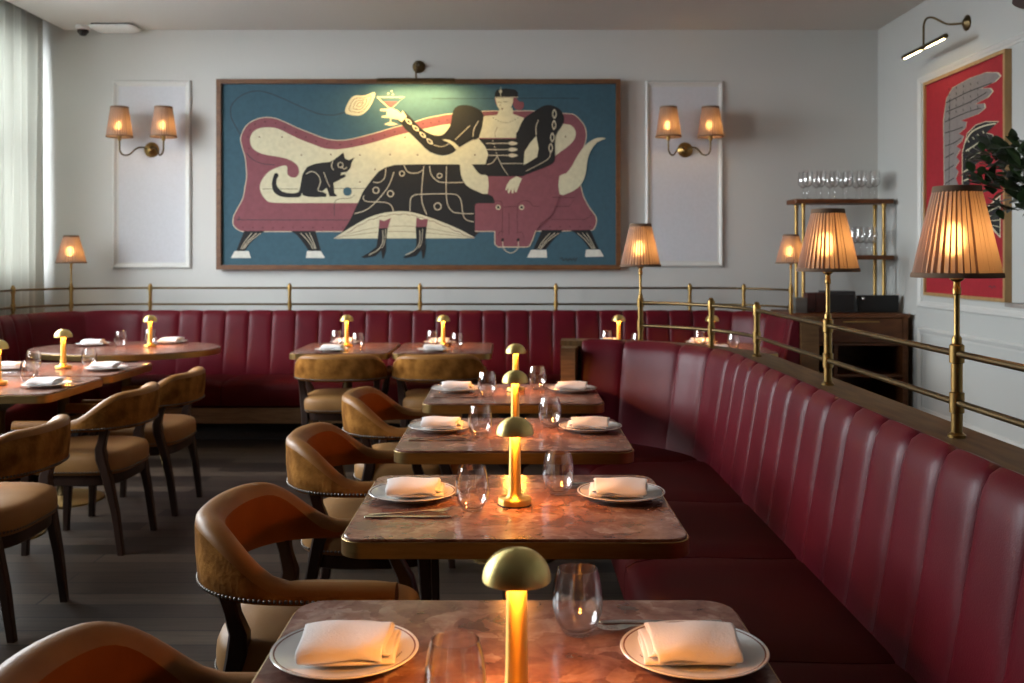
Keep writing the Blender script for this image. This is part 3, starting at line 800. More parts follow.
def disc(x, y, r, n=14): return [(x + r * math.cos(2 * math.pi * i / n), y + r * math.sin(2 * math.pi * i / n)) for i in range(n)]
PM = ['p_teal', 'p_pink', 'p_cream', 'p_black', 'p_line', 'p_dark', 'p_white', 'p_mauve']
TE, PK, CR, BK, LN, DK, WH, MV = range(8)
S = []
def poly(m, p, sm=0): S.append((m, catmull(p, sm) if sm else p))
def line(m, p, w=.8, sm=5): S.append((m, ribbon(catmull(p, sm, False) if sm else p, w)))
def ringp(m, x, y, r, w=.9):
    c = disc(x, y, r, 18); line(m, c + [c[0]], w, 0)
sofa = [(240.6,139.4),(242,133.5),(246.5,125.5),(253.8,120.4),(263.3,117.5),(273.6,118),(283.8,121.6),(297,127.7),(315,134.8),(326.7,139),(340,140.4),(351.6,139),(364.8,135.8),(380.9,131.4),(397,126.5),(408.7,124),(423.8,118.9),(437,116),(451.6,113.8),(483.8,111.2),(515,110.9),(534,110.9),(564.8,113.4),(573.6,114.5),(580,119.7),(584.5,126),(586.3,133.6),(585.3,142.4),(582,152),(578,163),(577,175),(580.9,186.6),(583.8,196.9),(589.7,207.9),(595.5,215.9),(596.5,221.8),(594.5,227.6),(590.5,230.5),(570,230.9),(560,231.1),(420,231.4),(300,231.6),(255,231.6),(246,231.6),(241.5,231.3),(237,229),(233.3,224.7),(233.3,217.4),(237,209.3),(242.8,198.4),(245,186.6),(246.5,177.9),(246.3,168.7),(245,157),(242,146.7)]
line(DK, [(345,112),(335.5,114.8),(323.8,114.5),(315,112.6),(297,105),(279.4,97),(266.2,92.3),(254.5,91),(241.4,95.5),(231.8,105),(231,116),(235.5,126.2),(242,137)], .9)
poly(PK, sofa, 4); so = catmull(sofa, 4); line(LN, so + [so[0]], .8, 0)
cream = [(250.1,139.4),(252.3,132.8),(259,128.4),(269.2,127.3),(279.4,129.2),(292.6,135.8),(305.8,141.6),(315,145),(323.8,148.2),(335.5,149.4),(347.2,148.2),(358.9,146),(376.5,141.6),(392.6,136.5),(410.2,132.1),(423.8,128.9),(437,126),(450,124),(500,121),(540,121),(564.8,124),(571.4,125.5),(575.3,130.6),(575,138),(569.2,145.3),(560.4,151.9),(555.3,155.6),(530,170),(500,190),(440,203),(380,203),(315,203),(275,202.7),(266,199.8),(261,192.5),(260,185.2),(263.3,177.9),(269,171.6),(278,167.2),(286.7,165.8),(287.5,174.2),(292.6,177.6),(297,176.4),(299.2,171.6),(297,165),(289.7,159.9),(279.4,157),(266.2,154.8),(257.5,151.9),(251.6,146.7)]
poly(CR, cream, 3)
line(DK, [(246.5,153),(252,159),(262,163.5),(275,165)], .6); line(DK, [(238.4,216.5),(240,219),(246,219.8),(357,220)], .6, 4)
for x, y in [(248,137),(250,130),(255,124),(265,121.8),(275.6,123),(285,127.7),(296,132),(306,137),(316,141.3),(327,143.8),(340,144.6),(351.5,144.2),(362,142),(373,139),(384.5,135.3),(394.7,131.8),(423,123.8),(431,122.5),(439,121.3),(447,120),(249,148.5),(258,154.5)]: poly(MV, disc(x, y, .75, 8))
for x in range(243, 360, 10): poly(MV, disc(x, 227.6, .75, 8))
for x in range(540, 592, 10): poly(MV, disc(x, 226.8, .75, 8))
for x, y in [(259.5,137),(282,137),(301.5,155),(331,154.5),(360,155),(390,154.7),(375,169.5),(417.5,154.9),(475,154.9),(360,182),(405,137.3),(565.5,136.8),(532,154.4)]: poly(MV, disc(x, y, .8, 8))
line(DK, [(262,189),(298,189)], .5, 0); line(DK, [(334,188.5),(365,188.5)], .5, 0)
# cat and ball
line(DK, [(334.5,216),(334.5,203),(339,199),(350,198),(354.5,195)], .5)
poly(BK, [(301.4,180.8),(299.5,190),(297,192.5),(289.7,193.2),(281.5,191),(276.8,185.2),(276.8,179.3),(278.7,175.7),(277.5,173.5),(275,173.2),(272.6,179.3),(272,186.6),(275,193.2),(282.4,196.9),(292.6,197.4),(301.4,195.6)], 3)
poly(BK, [(343.5,152.3),(345,158.5),(349,160.2),(354.8,157.2),(351.6,162.8),(350.6,168),(346.8,172),(341.5,172.6),(340.5,175.2),(345,174.2),(346,176.5),(342.8,178.2),(333.5,183),(334.5,193.2),(337,195.4),(336.2,196.6),(329.6,196.4),(326.8,188),(322,191.5),(326.8,194),(326,196.9),(315,197.2),(308.7,196.9),(302.8,195.4),(301.2,191),(301.2,181),(302.5,174),(307.2,166.8),(315,163.8),(322.3,162.6),(329.6,162),(334,159.8)], 0)
line(LN, [(306,174),(312,171.5),(318,175),(320.5,182),(318,190),(322,191.5)], .7); line(LN, [(333,161),(331.5,166),(333.5,170)], .7); ringp(LN, 340.5, 165, 2.6, .7); line(LN, [(341,166),(344,169),(347,167.5)], .7)
line(LN, [(323.8,172),(327,181),(330,187)], .6)
poly(TE, disc(347.5, 191.5, 4.4, 20))
# leaf, hand, glass
leaf = [(375,92.3),(364.8,95.5),(354.5,95.8),(348.7,101.4),(345,111.6),(350,114.8),(360.4,115.3),(367.7,110),(372.8,101.4)]
poly(CR, leaf, 4)
for q in (.72, .45, .2):
    c = [(360 + (x - 360) * q, 104.5 + (y - 104.5) * q) for x, y in leaf]; c = catmull(c, 4); line(MV, c + [c[0]], .5, 0)
# sofa feet
for a, b in (([(244.3,231),(264.8,231),(259,235),(250,243.7),(245,251),(236.2,251)], [(234.8,251),(248.7,251),(250.9,258),(231,258)]),
             ([(291,231),(315.5,231),(321,251),(309,251),(302,241),(297,235)], [(307,251),(320.9,251),(325,258),(306,258)]),
             ([(542,230),(563.3,230),(554.5,237.9),(545.7,249.3),(533.3,249.3)], [(531,249.9),(546.5,249.9),(547.2,257.6),(527,257.6)]),
             ([(570,230),(590.4,230),(598.7,249.2),(589.7,249.2),(582.3,239.3),(575,232.8)], [(586,249.6),(600,249.6),(603.9,256.6),(585,257)])):
    poly(BK, a); poly(WH, b)
    ax = (a[0][0] + a[1][0]) / 2; bx = (b[0][0] + b[1][0]) / 2
    for k in (-.3, .25, .7): line(LN, [(ax + k * 9, 233), (ax * .4 + bx * .6 + k * 5, 241), (bx + k * 3, 249)], .6)
# skirt
poly(BK, [(334,238.3),(342.8,231.3),(350,220.3),(356.7,205.7),(363.3,191),(372,179.3),(378.5,171.5),(385.3,167.5),(394,165),(415,164.3),(495,164.3),(495,215),(474.3,237.2),(448,226),(400,214),(360,222)])
hem = [(334,238.3),(351.6,227),(369.2,217.4),(385.3,212.7),(402.8,211.2),(415,213),(429.6,217.4),(448.7,224.7),(463.3,231.3),(474.3,237.4)]
hs = catmull(hem, 4, False); poly(CR, hs + [(474.3,238.2),(334,238.6)])
for q in (.25, .45, .62, .78): line(LN if q > .5 else MV, [(x, 238.2 - (238.2 - y) * q) for x, y in hem], .35, 3)
line(MV, [(x, y + 3.0 + .8 * math.sin(i * 2.2)) for i, (x, y) in enumerate(hs[3:-3])], .5, 0)
for c in ((376,190.3,3),(390.5,193.7,3),(402,173.5,2.5),(437.7,206.4,3.5),(439.6,175.7,2.3)): ringp(LN, *c, .9)
for p in ([(394,172),(388.2,186.6),(376.5,201.3),(366,210),(354.5,213.7)], [(364,195.4),(363.5,199),(367.7,201.6),(385.3,202.5),(391.5,206),(393.5,212)],
          [(410,211.5),(410.5,200),(413,196),(420,194.3),(451.6,194),(459,197),(461.5,203),(463,214),(466,219.5),(473.8,222)],
          [(423.8,166),(421.6,198.4),(426.7,214.5)], [(446.5,166),(446.5,198.4),(451.6,210.8),(461.9,213.4),(473.8,213.7)], [(429.6,166),(431,174),(437,180.8),(444.3,182.5),(463.3,182.5)],
          [(386,168),(384.5,178),(379,182.5),(373,182)], [(404,165),(408,172),(417,173),(423,170)]): line(LN, p, .75)
# legs and boots
for c, bt in (([(379.4,219.6),(384,221),(391,218),(387.7,229),(378.7,229)], [(378.7,228.5),(387.8,228),(386,243.7),(386.3,247.5),(383.6,258.4),(382.2,258.4),(381.3,250.5),(375,256.2),(364.8,258.2),(361,257.2),(369.2,252.5),(376.5,246.7),(377.4,240.8)]),
              ([(416.5,217.4),(421,219.5),(428.2,218.9),(426.7,227.6),(415.9,227.6)], [(415.7,227),(426.8,226.8),(425.2,242.3),(426,247.5),(423.8,258.4),(422.4,258.4),(421.4,249.6),(416,255.8),(405.8,258.2),(402.8,257.2),(410.2,253.6),(415.2,249),(416.4,243.7)])):
    poly(PK, c); poly(BK, bt)
    x0 = bt[0][0]; line(LN, [(x0 + 4, 230), (x0 + 4, 242), (x0 - 1, 250), (x0 - 10, 255)], .6); line(LN, [(x0 + 7, 229), (x0 + 6, 242), (x0 + 3, 248)], .5)
# woman
poly(CR, [(484,116.2),(497,115),(500.5,108),(512.5,108),(513,114),(524,118),(519,133),(519.5,139),(478.7,139),(479.5,130)])
poly(BK, [(478.7,138.7),(520,138.7),(523.4,150),(524,170),(515,177),(488,176),(478,173),(470,164.6),(485.3,164.6),(488.2,154),(485.3,146.7)])
line(PK, [(478.7,138.4),(520,138.4)], 1.0, 0)
poly(BK, [(483.8,115.6),(476.5,108),(466.2,105),(457.5,106),(453,110.9),(451.6,118.9),(450,126.2),(444.3,133.6),(438.4,135.8),(429.6,133.6),(419.4,127),(403.5,110.4),(397.4,119.8),(415,138),(420.9,143.8),(429.6,151.9),(442.8,155.5),(453,152.6),(460.4,146.7),(472.8,139.4),(479,137.5)], 2)
rs = [(516,137),(518,131),(523.8,118.9),(534,111.6),(544.3,105.5),(553,105.8),(560.4,110.1),(564,117.5),(562.6,124.8),(556,135),(554.8,145.3),(554.5,160),(548.7,165.5),(532.6,172),(525,175),(514,180.5),(511,177),(518,172)]
poly(BK, rs, 3)
poly(CR, [(536.2,136),(530,143),(524.4,152),(523.6,165),(530,161.5),(537,157),(538.6,148.2)])
line(LN, [(538.5,119.8),(536,127),(536.2,135)], .8); line(LN, [(478.6,121),(474,129),(473,137)], .8); line(LN, [(470,125.5),(455,140)], .6, 0)
for k, (x, y) in enumerate([(554.4,114),(554,125),(552.3,137.5),(550.7,148)]):
    poly(LN, [(x, y - 5), (x + 2.4, y), (x, y + 5), (x - 2.4, y)], 3); poly(BK, [(x, y - 3.2), (x + 1.3, y), (x, y + 3.2), (x - 1.3, y)], 3)
line(LN, [(550.5,152),(549,158),(540,164),(526,171)], .6)
for k in range(4):
    x, y = 408.5 + k * 7, 121.5 + k * 6.6
    poly(LN, [(x - 3, y - 3), (x + 2, y - 1), (x + 3.4, y + 3.2), (x - 1.4, y + 1.6)], 3); poly(BK, [(x - 1.4, y - 1.4), (x + 1, y - .4), (x + 1.7, y + 1.6), (x - .6, y + .8)], 3)
line(LN, [(433,144.5),(441,146.7),(449,144)], .6)
for y in (143.4, 149.6, 155.4):
    line(LN, [(486, y), (511, y)], .7, 0); poly(LN, [(508, y), (512, y - 2.1), (518, y), (512, y + 2.1)], 2)
for k in range(6): poly(LN, disc(492.8 + k * .9, 141 + k * 3, .6, 8))
line(LN, [(497,156),(500,162),(503,168),(508,175)], .6); line(LN, [(497,157),(492,163),(487,164.5)], .6); line(LN, [(501,163.5),(523,163.5)], .6, 0)
line(MV, [(497.5,127),(495,133),(495.5,137.5)], .4)
for k in range(11): poly(DK, disc(493.5 + k * 2.4, 118 + 4.8 * math.sin(math.pi * k / 10), .5, 6))
poly(PK, [(515,96.5),(519,101.6),(523,102),(523.9,106.5),(520.9,110),(516.5,109.6),(513.4,106),(512.4,97.5)], 3); poly(PK, [(494.6,97.8),(496.6,97.8),(497.6,104.5),(496,104.5)])
poly(CR, [(495.2,97.6),(513.2,97.4),(513,102),(510.4,109.6),(504,112),(500.8,111.2),(497.4,106.5)])
poly(BK, [(494.6,93.8),(497,89.8),(505.8,88.4),(515,89.6),(518,92.5),(518,97.6),(494.9,98.2)]); line(LN, [(495,97.4),(518,97.2)], .6, 0)
poly(LN, disc(500.6, 91.5, 1.6, 10)); line(LN, [(500.6,96.5),(500.6,87.2)], .6, 0)
line(DK, [(497.5,102.2),(500.4,102.2)], .6, 0); line(DK, [(503.5,101.8),(507.5,101.8)], .6, 0); poly(MV, disc(502.2, 108.9, 1.0, 8)); line(MV, [(501,102.5),(500,106.3),(501.5,106.5)], .4, 0)
line(BK, [(432,98.6),(494,98.6)], .45, 0); line(BK, [(519,98.3),(579,98.3)], .45, 0)
# hand and coupe
line(CR, [(377.2,97.2),(404.3,97.2),(390.6,109.4),(377.2,97.2)], 1.1, 0); poly(PK, [(383,101.6),(397.5,101.6),(390.6,108)]); line(CR, [(390.6,109),(390.6,122)], 1.0, 0)
poly(CR, [(383.8,124.4),(390.6,121.6),(398.5,124.4),(390.6,125.8)])
poly(CR, [(380,109.2),(388,108.8),(390,107.5),(397,110),(401.2,113.8),(397,119.4),(389,117.8),(381.6,117.6),(381.8,116.2),(386.6,115.2),(386.6,111.2),(380.4,111)])
poly(LN, [(402.8,110.6),(406.8,116.7),(401.6,122.2),(397.4,119)])
for x, y in ((388.5,93.5),(391.8,91.2),(393,94.5)): poly(CR, disc(x, y, .8, 8))
# bull
poly(PK, [(475,206),(476,204),(478.5,203.3),(496,203.3),(496,231.4),(475,231.4)])
line(LN, [(475,231.4),(494.6,231.4)], .8, 0)
poly(PK, [(487.8,176.3),(559,176.4),(560,195),(556,206),(552,216),(543,223),(536,230.4),(532.5,240),(529.4,246),(526,247),(498,247),(495,244),(494.7,231),(494.7,206),(494.7,201),(492.6,196.4),(487.6,194)])
line(LN, [(536,230.4),(532.5,240),(529.4,246.2),(526,247.1),(498,247.1),(494.9,244),(494.7,231.4)], .9, 0)
poly(CR, [(442,139.6),(450,140.2),(459,146.7),(467.7,158.5),(477,171.5),(482,175),(487.8,176.4),(487.6,193.8),(476.5,191),(466.2,185.2),(461,175),(459.7,162.8),(456,149.7),(449,142.8)], 2)
poly(CR, [(605.8,138.5),(597,138),(586.8,143.8),(578,154.8),(572,165.8),(566,173.5),(559.2,176.4),(559.4,194),(567.7,193.5),(578,188),(583.8,179.3),(586.3,170),(587,162.8),(589.7,152.6),(597,142.4)], 2)
line(MV, [(552.3,197.2),(575,197.6),(569,206.4),(554.5,206.4),(554.5,212),(550,217.4),(541.4,223),(537,230)], .7, 0)
line(MV, [(493,201.8),(499,201),(502.3,206),(502,236)], .6); line(MV, [(540,206.5),(533,206),(529,201.5),(522,201.5),(517.5,207),(517.5,232)], .6)
line(MV, [(509,213),(509,235)], .6, 0); line(MV, [(503,207),(517,206.4)], .6, 0); line(MV, [(498,236),(500,231.5),(504,232)], .6); line(MV, [(516,233),(522,232.5),(524,238)], .6); line(MV, [(551,219.5),(585,219.5),(592,215)], .6, 0)
for x in (498.2, 521.6): poly(CR, disc(x, 207.4, 2.5, 14)); poly(BK, disc(x, 207.4, 1.5, 10))
for x in (502.4, 518): poly(BK, [(x - 1.8, 240.8), (x - .4, 238.2), (x + 1.6, 238.6), (x + 1.4, 241.2)])
line(LN, [(502.6,241.5),(504,249),(510.8,253),(517.4,249),(518.6,241.5)], .7)
poly(CR, [(516.5,176.2),(522,178.6),(519.5,184),(516.4,192.4),(514.8,192.2),(514.4,188),(513.2,193.4),(511.6,193.2),(511.4,188.6),(509.2,193.4),(507.6,192.8),(508.2,187.6),(506.4,190.6),(505.2,189.8),(507,184.6),(510,180)])
# signature squiggle
line(DK, [(560,259),(562,257.5),(563,260.5),(566,258.5),(568,260.5),(570,258.5),(572,260.5),(574,258),(575,261),(577,257.5)], .7)
pt_ = thing('painting', 'wide framed painting of a reclining woman, black cat and pink bull sofa', 'painting', (-.783, YB - .03, 2.09))
off = Vector(pt_.location)
def to_canvas(px, py, k=0):
    p = at(px, py, YC); return Vector((p.x, YC - .0005 - .00002 * k, p.z)) - off
x0, x1, z0, z1 = *(at(221.5, 0, YC).x, at(615.8, 0, YC).x), at(0, 265, YC).z, at(0, 84, YC).z
cv = MB(); cv.mi = TE
cv.box(x0 - off.x, x1 - off.x, YC - off.y, YC + .012 - off.y, z0 - off.z, z1 - off.z)
pl = paint_layers(S, to_canvas)
tmp = bpy.data.meshes.new('tmp'); pl.bm.to_mesh(tmp); cv.bm.from_mesh(tmp); pl.bm.free()
cv.build('canvas', [M[k] for k in PM], pt_, smooth=0, fix=False)
def frame_ring(mb, f, u0, u1, v0, v1, w, d0, d1):
    def rg(s, o): return [f(u0 - s, v0 - s, o), f(u1 + s, v0 - s, o), f(u1 + s, v1 + s, o), f(u0 - s, v1 + s, o)]
    mb.rings([rg(-.004, d0), rg(-.004, d1 * .55), rg(0, d1 * .55), rg(0, d1), rg(w, d1), rg(w, d0)])
fm = MB(); frame_ring(fm, lambda u, v, o: (u - off.x, YB - o - off.y, v - off.z), x0, x1, z0, z1, .038, 0, .075)
fm.build('frame', M['wood_frame'], pt_, smooth=0)

# picture light over it
def bar_light(name, label, mtx, L, arm, mount_c, aim=-73, led='picture_led', gap=.015, hw=30):
    """bar along local x at origin; arm is a list of local points from the bar up to the wall mount"""
    t = thing(name, label, 'picture light'); t.matrix_world = mtx
    MB().tube([(-L / 2, 0, 0), (L / 2, 0, 0)], .016, 20).build('lamp_bar', M['brass_dark'], t, smooth=40)
    for a, b in ([(-L / 2 + .02, -gap), (gap, L / 2 - .02)]):
        m = MB(); c = math.cos(R(-45)); pr = []
        for x in (a, b): pr.append([(x, .0165 * math.cos(R(g)), .0165 * math.sin(R(g))) for g in range(aim - hw, aim + hw + 1, hw // 2)])
        m.rings(pr, closed=False); m.build('light_strip', M[led], t, fix=False)
    if led == 'mural_led': MB().box(-L / 2, L / 2, .0163, .019, -.0130, .004).build('hood', M['brass_dark'], t, smooth=0)  # added unseen baffle, cuts the strip's light towards the wall
    MB().tube(catmull(arm, 6, False), .0075, 12).build('arm', M['brass_dark'], t, smooth=60)
    n, c = mount_c
    MB().lathe([(0, 0), (.052, 0), (.054, .006), (.05, .012), (.03, .022), (.022, .03), (.014, .034), (0, .034)], 32, mtx=Matrix.Translation(c) @ Vector((0, 0, 1)).rotation_difference(Vector(n)).to_matrix().to_4x4()).build('wall_mount', M['brass_dark'], t, smooth=40)
    return t
Yb = YB - .27
p = at(416, 80, Yb); zz = at(0, 67, YB).z - p.z; xm = at(419, 67, YB).x - p.x
bar_light('picture_light', 'brass picture light glowing above the wide painting', Matrix.Translation((p.x, Yb, p.z)), (455 - 377) * Yb / F,
          [(0, 0, .014), (0, 0, .08), (0, .015, .13), (xm * .3, .06, .165), (xm * .7, .14, .15), (xm, .22, zz + .01), (xm, .26, zz)], ((0, -1, 0), (xm, YB - Yb, zz)), -52, 'mural_led', .015, 8)
# picture light on the right wall; local +y looks to the wall
Xb = XR - .22
mt = Matrix.Translation((Xb, 6.77, 2.84)) @ Matrix.Rotation(R(-90), 4, 'Z')
zm = 2.965 - 2.84
bar_light('picture_light', 'brass picture light on a curved arm over the red artwork', mt, .70,
          [(0, 0, .014), (0, 0, .09), (0, .002, .155), (0, .02, .195), (.02, .05, .20), (.055, .085, .17), (.095, .115, .138), (.14, .15, zm), (.18, .21, zm)], ((0, -1, 0), (.18, .22, zm)), -92, 'picture_led', .04, 18)

# ------------------------------------------------------------------ red artwork on the right wall
XC = XR - .03
def to_red(px, py, k=0):
    Y = XC * F / (px - CX); return Vector((XC - .0005 - .00004 * k, Y, CAM_Z - (py - HY) * Y / F))
S = []
PM2 = ['p_red', 'p_grey', 'p_black', 'p_cream', 'p_dark']
wing1 = [(944.4,205),(944.4,185),(943.7,119.6),(946.7,98.5),(952.6,88),(969,78.6),(985.4,72.8),(997,72.8),(1000,76.3),(994.8,82),(981,88.6),(990,88.4),(992.4,91.5),(987.7,97.4),(975,104.2),(984.2,103.6),(985,108),(978.4,113.8),(961,120.6),(966.7,122),(965.5,127.8),(958.7,133.6),(963.8,136),(962,140.7),(956.2,146.4),(960.8,148.9),(956.2,156.8),(959.6,160.6),(955.2,167.4),(958.5,171),(956,178),(958.5,185),(956,193),(958,200),(957,205)]
S.append((3, [(950 + (x - 950) * 1.035 - .2, 120 + (y - 120) * 1.012) for x, y in wing1])); S.append((1, wing1))
for p in ([(946,103),(968,92),(992,83)], [(946,112),(970,102),(987,92)], [(945,122),(965,113),(981,108)], [(945,133),(955,130),(963,127)], [(945,146),(954,143),(961,138)], [(945,158),(954,153)], [(945,171),(954,165)], [(945,184),(954,178)]):
    S.append((2, ribbon(catmull(p, 4, False), .9)))
S.append((2, ribbon([(950,98),(949,205)], .5)))
for i in range(26):
    x = 949 + (i % 5) * 7.2; y = 88 + (i // 5) * 6 - (x - 949) * .22
    S.append((2, ribbon([(x, y), (x + .4, y + 2.4)], .7)))
wing2 = [(963,205),(963,152.4),(967.8,133.7),(976,125.5),(985.4,122),(998.3,122),(992.4,127.8),(986.6,133.4),(992.6,134.8),(994,139),(983.5,143),(987,146),(981.5,152.4),(987.6,155.6),(982,160),(973.7,166.5),(977,170),(968,177),(971,182),(966.5,190),(966,205)]
S.append((3, [(966 + (x - 966) * 1.05 - .6, 160 + (y - 160) * 1.02) for x, y in wing2])); S.append((2, wing2))
for p in ([(965,143),(972,132),(984,126),(996,123.5)], [(966,151),(974,146),(984,139)], [(966,160),(976,155),(984,151)], [(964,172),(972,167)], [(964,181),(970,178)]): S.append((3, ribbon(catmull(p, 4, False), 1.2)))
for i in range(14):
    x = 968 + (i % 4) * 5; y = 140 + (i // 4) * 9 - (i % 4) * 3; S.append((3, ribbon([(x, y), (x + 1.4, y + 2.4)], .8)))
S.append((3, [(983,210),(1001,195),(1001,238),(992,229)])); S.append((2, [(985.4,209.6),(1000.2,197),(1000.2,236),(993,227)]))
for i in range(4): S.append((3, ribbon([(988 + i * 1.6, 212 + i * 4.4), (1000, 206 + i * 7)], .7)))
S.append((4, ribbon(catmull([(989,287),(991,286),(992.5,288),(994.5,286),(996,288)], 4, False), .7)))
ra = thing('red_artwork', 'framed red artwork with grey and black feathered wings on the right wall', 'artwork', (XR - .02, 6.6, 1.89))
off = Vector(ra.location)
ya, yb_, za, zb = 6.028, 7.172, 1.133, 2.645
cv = MB(); cv.box(XC - off.x, XC + .01 - off.x, ya - off.y, yb_ - off.y, za - off.z, zb - off.z)
pl = paint_layers(S, lambda x, y, k: to_red(x, y, k) - off); tmp = bpy.data.meshes.new('tmp'); pl.bm.to_mesh(tmp); cv.bm.from_mesh(tmp); pl.bm.free()
cv.build('canvas', [M[k] for k in PM2], ra, smooth=0, fix=False)
fm = MB(); frame_ring(fm, lambda u, v, o: (XR - o - off.x, u - off.y, v - off.z), ya, yb_, za, zb, .022, 0, .045)
fm.build('frame', M['wood_maple'], ra, smooth=0)

# ------------------------------------------------------------------ wall sconces
def sconce(label, px, pair, seed):
    c = at(px, 150, YB); t = thing('wall_sconce', label, 'wall lamp', (c.x, YB, c.z), 0, 'twin-arm pleated wall sconces')
    MB().lathe([(0, 0), (.062, 0), (.064, .006), (.060, .012), (.04, .020), (.026, .032), (.024, .05), (.014, .058), (0, .058)], 36, mtx=Matrix.Rotation(R(90), 4, 'X')).build('wall_plate', M['brass'], t, smooth=40)
    Ys = YB - .225; zb = at(0, 137, Ys).z - c.z
    for i, q in enumerate(pair):
        X = at(q, 0, Ys).x - c.x; s = 1 if X > 0 else -1; y = -.225
        mb = MB(); mb.tube(catmull([(s * .01, -.05, 0), (X * .25, -.08, .012), (X * .45, -.12, .0), (X * .68, -.17, -.055), (X * .86, -.215, -.062), (X * .985, -.225, -.03), (X, y, .03), (X, y, zb - .02)], 6, False), .0068, 12)
        arm = mb.build('arm', M['brass_dark'], t, smooth=60)
        MB().lathe([(0, zb - .03), (.012, zb - .03), (.016, zb - .015), (.016, zb + .01), (.011, zb + .014), (.011, zb + .05), (0, zb + .05)], 20, (X, y, 0)).build('lamp_holder', M['brass'], arm)
        MB().ball((X, y, zb + .09), .019, 12, 8, (1, 1, 1.9)).build('bulb', M['bulb'], arm, smooth=180)
        sh = pleated_shade(t, zb, zb + .245, .102, .068, 34, seed + i, c=(X, y))
        MB().tube([(X - .068, y, zb + .232), (X, y, zb + .225), (X + .068, y, zb + .232)], .0015, 5).build('shade_carrier', M['brass'], sh)
    return t
sconce('twin pleated wall sconce on the left panel, between curtain and painting', 152, (119.5, 163.5), 41)
sconce('twin pleated wall sconce on the right panel, right of the painting', 685, (668.5, 710.5), 51)

# ------------------------------------------------------------------ ceiling devices, pendant
t = thing('security_camera', 'small dark dome security camera on the ceiling by the curtain', 'security camera', (at(83, 0, 8.05).x, 8.05, ZC))
MB().lathe([(0, 0), (.056, 0), (.058, -.012), (.055, -.03), (.045, -.036), (0, -.036)], 32).build('mount', M['white_plastic'], t, smooth=40)
MB().lathe([(.046, -.036), (.044, -.055), (.034, -.066), (.030, -.072), (.02, -.082), (0, -.086)], 32).build('dome', M['black_gloss'], t, smooth=60)
t = thing('wireless_access_point', 'flat white rounded panel on the ceiling above the left sconce', 'ceiling device', (at(115, 0, 8.05).x, 8.055, ZC))
A = lambda P, z: [(x, y, z) for x, y in P]
MB().rings([A(rrect(.165, .105, .05), -.012), A(rrect(.188, .12, .06), -.014), A(rrect(.186, .118, .06), -.024), A(rrect(.160, .095, .05), -.040), A(rrect(.05, .05, .02), -.042)], True, True, True).build('cover', M['white_plastic'], t, smooth=30)
MB().prism(rrect(.17, .10, .03), -.014, 0).build('mounting_plate', M['black'], t, smooth=0)
t = thing('pendant_lamp', 'dusty pink pendant shade just showing in the top right corner', 'pendant lamp', (1.80, 3.05, 2.208))
MB().lathe([(.215, 0), (.21, .03), (.16, .10), (.09, .15), (.03, .17), (0, .172), (0, .168), (.03, .166), (.088, .146), (.157, .096), (.206, .028), (.212, 0), (.215, 0)], 48).build('shade', M['pink_shade'], t, smooth=50)
MB().tube([(0, 0, .168), (0, 0, ZC - 2.208)], .004, 8).build('cord', M['black'], t)
MB().lathe([(0, ZC - 2.208 - .03), (.05, ZC - 2.208 - .028), (.055, ZC - 2.208), (0, ZC - 2.208)], 24).build('ceiling_rose', M['brass_dark'], t)

# ------------------------------------------------------------------ sideboard, shelf unit, glasses
sx0, sx1, sy0, sy1, st_ = 2.16, 3.02, 7.45, 8.12, .957
t = thing('sideboard', 'walnut sideboard with open shelves in the right back corner', 'sideboard', ((sx0 + sx1) / 2, (sy0 + sy1) / 2, 0))
ox, oy = t.location.x, t.location.y
bx = lambda a, b, c, d, e, f: (a - ox, b - ox, c - oy, d - oy, e, f)
mb = MB(); mb.box(*bx(sx0, sx0 + .035, sy0, sy1, .05, st_ - .03)); mb.box(*bx(sx1 - .04, sx1, sy0, sy1, .0, st_ - .03)); mb.box(*bx(sx0, sx1, sy1 - .02, sy1, .05, st_ - .03)); mb.box(*bx(sx0, sx1, sy0 + .02, sy1, .04, .075)); mb.box(*bx(sx0, sx1, sy0 + .01, sy1, .715, .735)); mb.box(*bx(sx0 + .3, sx0 + .33, sy0 + .02, sy1, .07, .72))
mb.build('carcass', M['wood_walnut'], t, smooth=0, bevel=.002)
MB().box(*bx(sx0 - .01, sx1 + .01, sy0 - .012, sy1, st_ - .03, st_)).build('top', M['wood_walnut'], t, smooth=0, bevel=.003)
dr = MB().box(*bx(sx0 + .04, sx1 - .045, sy0, sy0 + .4, .74, st_ - .036)).build('drawer', M['wood_walnut'], t, smooth=0, bevel=.002)
MB().box(*bx(2.52, 2.80, sy0 - .012, sy0 + .004, .892, .904)).build('drawer_pull', M['brass'], dr, smooth=0, bevel=.002)
MB().box(*bx(sx0 + .03, sx1 - .035, sy0 + .015, sy1 - .02, .475, .495)).build('shelf', M['wood_walnut'], t, smooth=0, bevel=.002)
fx0, fx1, fy0, fy1 = 2.250, 3.04, 7.76, 8.02
t = thing('shelf_unit', 'two-tier walnut shelf on brass posts standing on the sideboard', 'shelf', ((fx0 + fx1) / 2, (fy0 + fy1) / 2, st_))
ox, oy = t.location.x, t.location.y
Zs = (1.368 - st_, 1.815 - st_)
for z, nm in zip(Zs, ('lower_shelf', 'upper_shelf')):
    MB().prism(rrect((fx1 - fx0) / 2, (fy1 - fy0) / 2, .02), z, z + .036).build(nm, M['wood_walnut'], t, smooth=30, bevel=.004)
